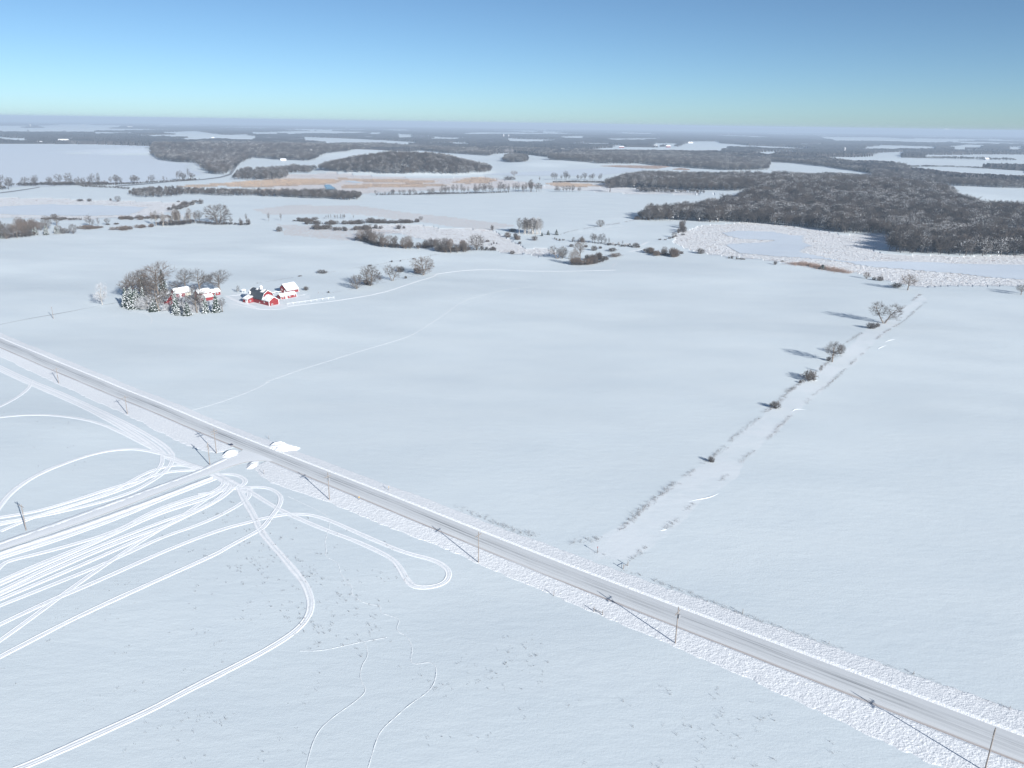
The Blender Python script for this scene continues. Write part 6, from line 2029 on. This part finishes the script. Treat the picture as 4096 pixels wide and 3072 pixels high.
# little open shelter left of the barn
p = gp('b', [(180, 352)])[0]
e = link('hay_shelter', None, None, tuple(p), ANG_A + .6, 'tiny open shelter with snowy roof left of the barn', 'shelter')
for sx_ in (-1, 1):
    for sy_ in (-.7, .7):
        pyd('post', *boxes([(sx_ - .07, sx_ + .07, sy_ - .07, sy_ + .07, -.2, 1.9)]), M['white'], e)
v, f = lumpy_slab([(-1.1, 1.8), (0, 2.3), (1.1, 1.8)], -1.4, 1.4, .35, 31)
link('roof', mesh_np('roof', v, f, [M['roofsnow']]), e)


def gable_house(name, px, py, lx, wy, eave, ridge, label, cat, along='A', wallm='red', snow=.4, du=0, dv=0, roofm='metal', chimney=False, rz=0):
    b = base_at(px, py, du, dv)
    rot = ANG_A if along == 'A' else ANG_A + math.pi / 2
    e = link(name, None, None, b, rot + rz, label, cat)
    # local x along the ridge (0..lx backwards), y across
    pr = [(-wy / 2, -.4), (-wy / 2, eave), (0, ridge), (wy / 2, eave), (wy / 2, -.4)]
    pyd('wall', *prism(pr, -lx, 0), M[wallm], e)
    rl = [(-wy / 2 - .45, eave - .3), (0, ridge + .12), (wy / 2 + .45, eave - .3)]
    r_ = pyd('roof', *roof_slab(rl, -lx - .4, .4, .14), M[roofm], e)
    if snow:
        v, f = lumpy_slab([(y, z + .15) for y, z in rl], -lx - .4, .4, snow, len(label))
        link('roof_snow', mesh_np('roof_snow', v, f, [M['roofsnow']], smoothed=True), r_)
    pyd('barge_board', *roof_slab([(y, z - .1) for y, z in rl], .30, .48, .26), M['white'], e)
    if chimney:
        pyd('chimney', *boxes([(-lx * .6 - .4, -lx * .6 + .4, -.4, .4, ridge - .6, ridge + 1.3)]), M['concrete'], r_)
    return e


h1 = gable_house('farmhouse', 691, 1217, 12, 8.4, 3.1, 7.2, 'red gabled farmhouse partly hidden behind the pale-trunked tree', 'house', 'A', chimney=True)
window(h1, (.03, -1.6, 1.6), 'x+', 1.0, 1.4)
window(h1, (.03, 1.6, 1.6), 'x+', 1.0, 1.4)
window(h1, (.03, 0, 4.8), 'x+', .9, 1.2)
window(h1, (-4, -4.23, 1.6), 'y-', 1.1, 1.3)
pyd('porch_roof', *boxes([(-9.5, -2.2, -6.4, -4.2, 2.5, 2.75)]), M['roofsnow'], h1)
for xx in (-9.2, -5.8, -2.5):
    pyd('porch_post', *boxes([(xx - .08, xx + .08, -6.3, -6.14, -.3, 2.5)]), M['white'], h1)
# house with the white roof: ridge runs away from the camera (B direction), its long sunny side to the right
h2 = gable_house('garage', 764, 1181, 11.5, 6.4, 2.7, 5.6, 'red outbuilding with bright snow covered roof and white door', 'outbuilding', 'B', du=-3.2)
door(h2, (-8.0, -3.23, -.1), 'y-', 1.2, 2.2)
pyd('siding_panel', *boxes([(-4.4, -.05, -3.26, -3.19, -.3, 2.6)]), M['cream'], h2)
trims(h2, [(-11.48, -3.18)], [2.6])
h3 = gable_house('workshop', 849, 1196, 9.5, 5.2, 5.0, 7.0, 'two-tier red building with snowy upper and lower roofs', 'outbuilding', 'B', du=-3.6)
pyd('lower_wall', *prism([(-5.9, -.4), (-5.9, 2.3), (-2.62, 3.6), (-2.62, -.4)], -10.8, .2), M['red'], h3)
v, f = lumpy_slab([(-6.3, 2.3), (-2.65, 3.75)], -11.1, .4, .5, 41)
link('lower_roof', mesh_np('lower_roof', v, f, [M['roofsnow']], smoothed=True), h3)
window(h3, (-5.6, -2.63, 4.5), 'y-', .9, .8)
window(h3, (-4.0, -2.63, 4.5), 'y-', .9, .8)
pyd('upper_panel', *boxes([(-2.6, -1.6, -2.67, -2.58, 3.9, 5.0)]), M['white'], h3)
h4 = gable_house('small_shed', 882, 1178, 7, 4, 2.3, 3.8, 'small red shed with white windows beside the vase-shaped tree', 'shed', 'B', du=-2)
window(h4, (-2.2, -2.03, 1.3), 'y-', 1.0, 1.0)
window(h4, (-4.2, -2.03, 1.3), 'y-', 1.0, 1.0)


# far farms: every building a thing of its own
def far_house(px, py, lx, wy, eave, ridge, label, wallm='cream', roofm='metal', snow=.5, rz=0.0, cat='building', name='farm_building'):
    p = ground_at(px, py)
    e = link(name, None, None, tuple(p), rz, label, cat)
    pr = [(-wy / 2, -1), (-wy / 2, eave), (0, ridge), (wy / 2, eave), (wy / 2, -1)]
    pyd('wall', *prism(pr, -lx / 2, lx / 2), M[wallm], e)
    rl = [(-wy / 2 - .5, eave - .3), (0, ridge + .1), (wy / 2 + .5, eave - .3)]
    pyd('roof', *roof_slab(rl, -lx / 2 - .5, lx / 2 + .5, snow), M['roofsnow' if snow > .3 else roofm], e)
    for i in range(3):
        xx = -lx / 2 + lx * (i + .5) / 3
        pyd('window', *boxes([(xx - .7, xx + .7, -wy / 2 - .06, -wy / 2 + .02, eave * .35, eave * .75)]), M['glass'], e)


for a in ((1172, 634, 30, 14, 6, 11, 'red barn with green roof at the foot of the wooded ridge', 'red', 'roofgreen', .2, -.1),
          (1134, 643, 16, 9, 3, 6, 'white low shed left of the green-roofed barn', 'white', 'metal', .5, .2),
          (1235, 622, 13, 9, 5, 9, 'white house right of the green-roofed barn', 'white', 'metal', .5, .3),
          (1243, 609, 9, 8, 5, 9, 'smaller white house up the slope from the green-roofed barn', 'white', 'metal', .5, 0),
          (256, 570, 46, 22, 9, 16, 'large pale lakeside building with snowy roof', 'cream', 'metal', .6, .1),
          (535, 574, 34, 16, 6, 9, 'low white boathouse on the far lake shore', 'white', 'metal', .6, 0),
          (590, 568, 26, 14, 6, 10, 'white lakeside house right of the boathouse', 'white', 'metal', .6, .2),
          (160, 574, 22, 14, 6, 10, 'white house on the far lake shore left of the large pale building', 'white', 'metal', .6, .1),
          (420, 572, 20, 12, 6, 10, 'white house on the far lake shore near the middle', 'white', 'metal', .6, .1),
          (1806, 597, 34, 20, 7, 12, 'pale barn beside the woods in the centre distance', 'cream', 'metal', .6, .2),
          (1840, 598, 26, 14, 4, 7, 'long low white shed right of the pale barn', 'white', 'metal', .6, 0),
          (1985, 600, 30, 14, 5, 8, 'cream farm shed among trees left of the cream house', 'cream', 'metal', .6, 0),
          (2258, 606, 32, 18, 7, 13, 'large cream house at the top of the clearing', 'cream', 'metal', .5, .15),
          (2276, 600, 14, 10, 6, 11, 'small cream house right behind the large cream one', 'cream', 'metal', .5, -.2),
          (2486, 591, 26, 14, 5, 9, 'red barn at the near edge of the far white field', 'red', 'metal', .5, 0),
          (2672, 589, 24, 14, 6, 11, 'red farm building beside the tree row of the far white field', 'red', 'metal', .5, .2),
          (2622, 586, 20, 12, 5, 9, 'white farm building left of the red one on the far field', 'white', 'metal', .5, 0),
          (2760, 573, 40, 18, 6, 11, 'white barns cluster building at the top of the far white field', 'white', 'metal', .5, .1),
          (2336, 563, 30, 18, 6, 10, 'white shed in the woods above the cream house', 'white', 'metal', .5, .1),
          (3365, 612, 22, 14, 5, 9, 'pale farm shed next to the grey silo', 'cream', 'metal', .5, 0),
          (3945, 640, 18, 12, 5, 9, 'grey house among trees on the far right', 'grey_paint', 'metal', .5, .2),
          (520, 510, 60, 30, 9, 16, 'white farm building far beyond the lake', 'white', 'metal', .6, .1),
          (852, 556, 18, 12, 6, 11, 'white house below the snowy knoll', 'white', 'metal', .6, .1)):
    far_house(*a)


def silo(px, py, h, r, label, m='concrete'):
    p = ground_at(px, py)
    v, f = tubes([(np.array([0, 0, -1]), np.array([0, 0, h]), r, r)], 14)
    e = link('silo', None, None, tuple(p), 0, label, 'silo')
    link('silo_wall', mesh_np('silo_wall', v, f, [M[m]], smoothed=True), e)
    dv, df = [], []
    for j in range(5):
        t = math.pi / 2 * j / 4
        for k in range(14):
            a = 2 * math.pi * k / 14
            dv.append((math.cos(a) * r * 1.02 * math.cos(t), math.sin(a) * r * 1.02 * math.cos(t), h + r * math.sin(t)))
    for j in range(4):
        for k in range(14):
            df.append((j * 14 + k, j * 14 + (k + 1) % 14, (j + 1) * 14 + (k + 1) % 14, (j + 1) * 14 + k))
    pyd('dome', dv, df, M['white'], e)


silo(3377, 611, 24, 4, 'tall grey silo with white top by the pale farm shed')
silo(2014, 551, 25, 5, 'white silo far off above the central woods')
silo(2034, 550, 20, 5, 'second white silo right of the tall far one')
silo(2516, 537, 27, 5, 'dark silo on the skyline of distant farms', 'grey_paint')
silo(122, 508, 30, 6, 'pale silo beyond the lake at the far left', 'concrete')
silo(336, 506, 27, 5, 'pale silo beside the field beyond the lake', 'concrete')
silo(2915, 541, 26, 6, 'white silo on the far right of the distant farms', 'concrete')

# power station stack with steam on the horizon
p = ground_at(3775, 540)
p = np.array([p[0], p[1], p[2]])
e = link('chimney_stack', None, None, tuple(p), 0, 'tall thin smokestack on the horizon at right', 'smokestack')
sc_ = mpp(p)
hst = 22 * sc_
v, f = tubes([(np.array([0, 0, -5]), np.array([0, 0, hst]), 8, 5)], 10)
link('stack_shaft', mesh_np('stack_shaft', v, f, [M['grey_paint']]), e)
rg = np.random.default_rng(2)
PV, PF = [], []
for i in range(26):
    t = i / 25
    c = np.array([t * 34 * sc_, 0, hst + (4 + 3 * math.sin(t * 5) - 3 * t) * sc_ * .5])
    R0 = sc_ * (1.0 + 2.0 * math.exp(-((t - .15) / .2) ** 2)) * rg.uniform(.7, 1.1) * (1 - .5 * t)
    n0 = len(PV)
    for j in range(5):
        for k in range(8):
            a, bb = 2 * math.pi * k / 8, math.pi * (j + .5) / 5
            PV.append(c + R0 * np.array([math.cos(a) * math.sin(bb) * 1.6, math.sin(a) * math.sin(bb), math.cos(bb)]))
    for j in range(4):
        for k in range(8):
            PF.append((n0 + j * 8 + k, n0 + (j + 1) * 8 + k, n0 + (j + 1) * 8 + (k + 1) % 8, n0 + j * 8 + (k + 1) % 8))
    PF.append(tuple(n0 + k for k in range(8)))
    PF.append(tuple(n0 + 32 + k for k in range(8))[::-1])
pyd('steam', [q + p for q in PV], PF, M['roofsnow'], None, label='thin white steam plume drifting from the smokestack', cat='steam', kind='stuff')

# shore road
ribbon(gp('f1', [(-40, 808), (0, 800), (120, 785), (240, 768), (340, 752)]), gp('f1', [(-40, 816), (0, 808), (120, 793), (240, 775), (345, 757)]), [(0, .3), (.5, .4), (1, .3)], 8, M['drive'], 'shore_road', 'grey road curving towards the lake shore at left')
ribbon(gp('f1', [(1000, 742), (1300, 720), (1500, 700), (1750, 685), (1900, 665), (1980, 640), (2010, 590), (2030, 540), (2085, 518)]), gp('f1', [(1000, 750), (1300, 727), (1500, 707), (1750, 692), (1910, 673), (2000, 648), (2040, 590), (2060, 545), (2100, 522)]), [(0, .5), (.5, .6), (1, .5)], 10, M['drive'], 'shore_road', 'road running below the wooded ridge and up over it')
ribbon(gp('f3', [(375, 508), (420, 455)]), gp('f3', [(405, 508), (470, 455)]), [(0, .3), (.5, .4), (1, .3)], 10, M['ice'], 'clearing', 'white lane climbing through the wood to the cream house')

# ------------------------------------------------------------------ air
hz, nt, b = mat('haze', (1, 1, 1))
for nd in list(nt.nodes):
    if nd.type == 'BSDF_PRINCIPLED':
        nt.nodes.remove(nd)
out = [nd for nd in nt.nodes if nd.type == 'OUTPUT_MATERIAL'][0]
pvn = nt.nodes.new('ShaderNodeVolumePrincipled')
pvn.inputs['Color'].default_value = (.66, .81, 1.0, 1)
pvn.inputs['Density'].default_value = 1.2e-4
pvn.inputs['Anisotropy'].default_value = .0
nt.links.new(pvn.outputs[0], out.inputs['Volume'])
ztop, zbot = 130.0, -165.0
pyd('haze', *boxes([(-47000, 47000, -47000, 47000, zbot, ztop)]), hz, None, label='pale blue winter haze over the whole landscape', cat='haze', kind='stuff')
scene.cycles.volume_bounces = 0
scene.cycles.max_bounces = 6
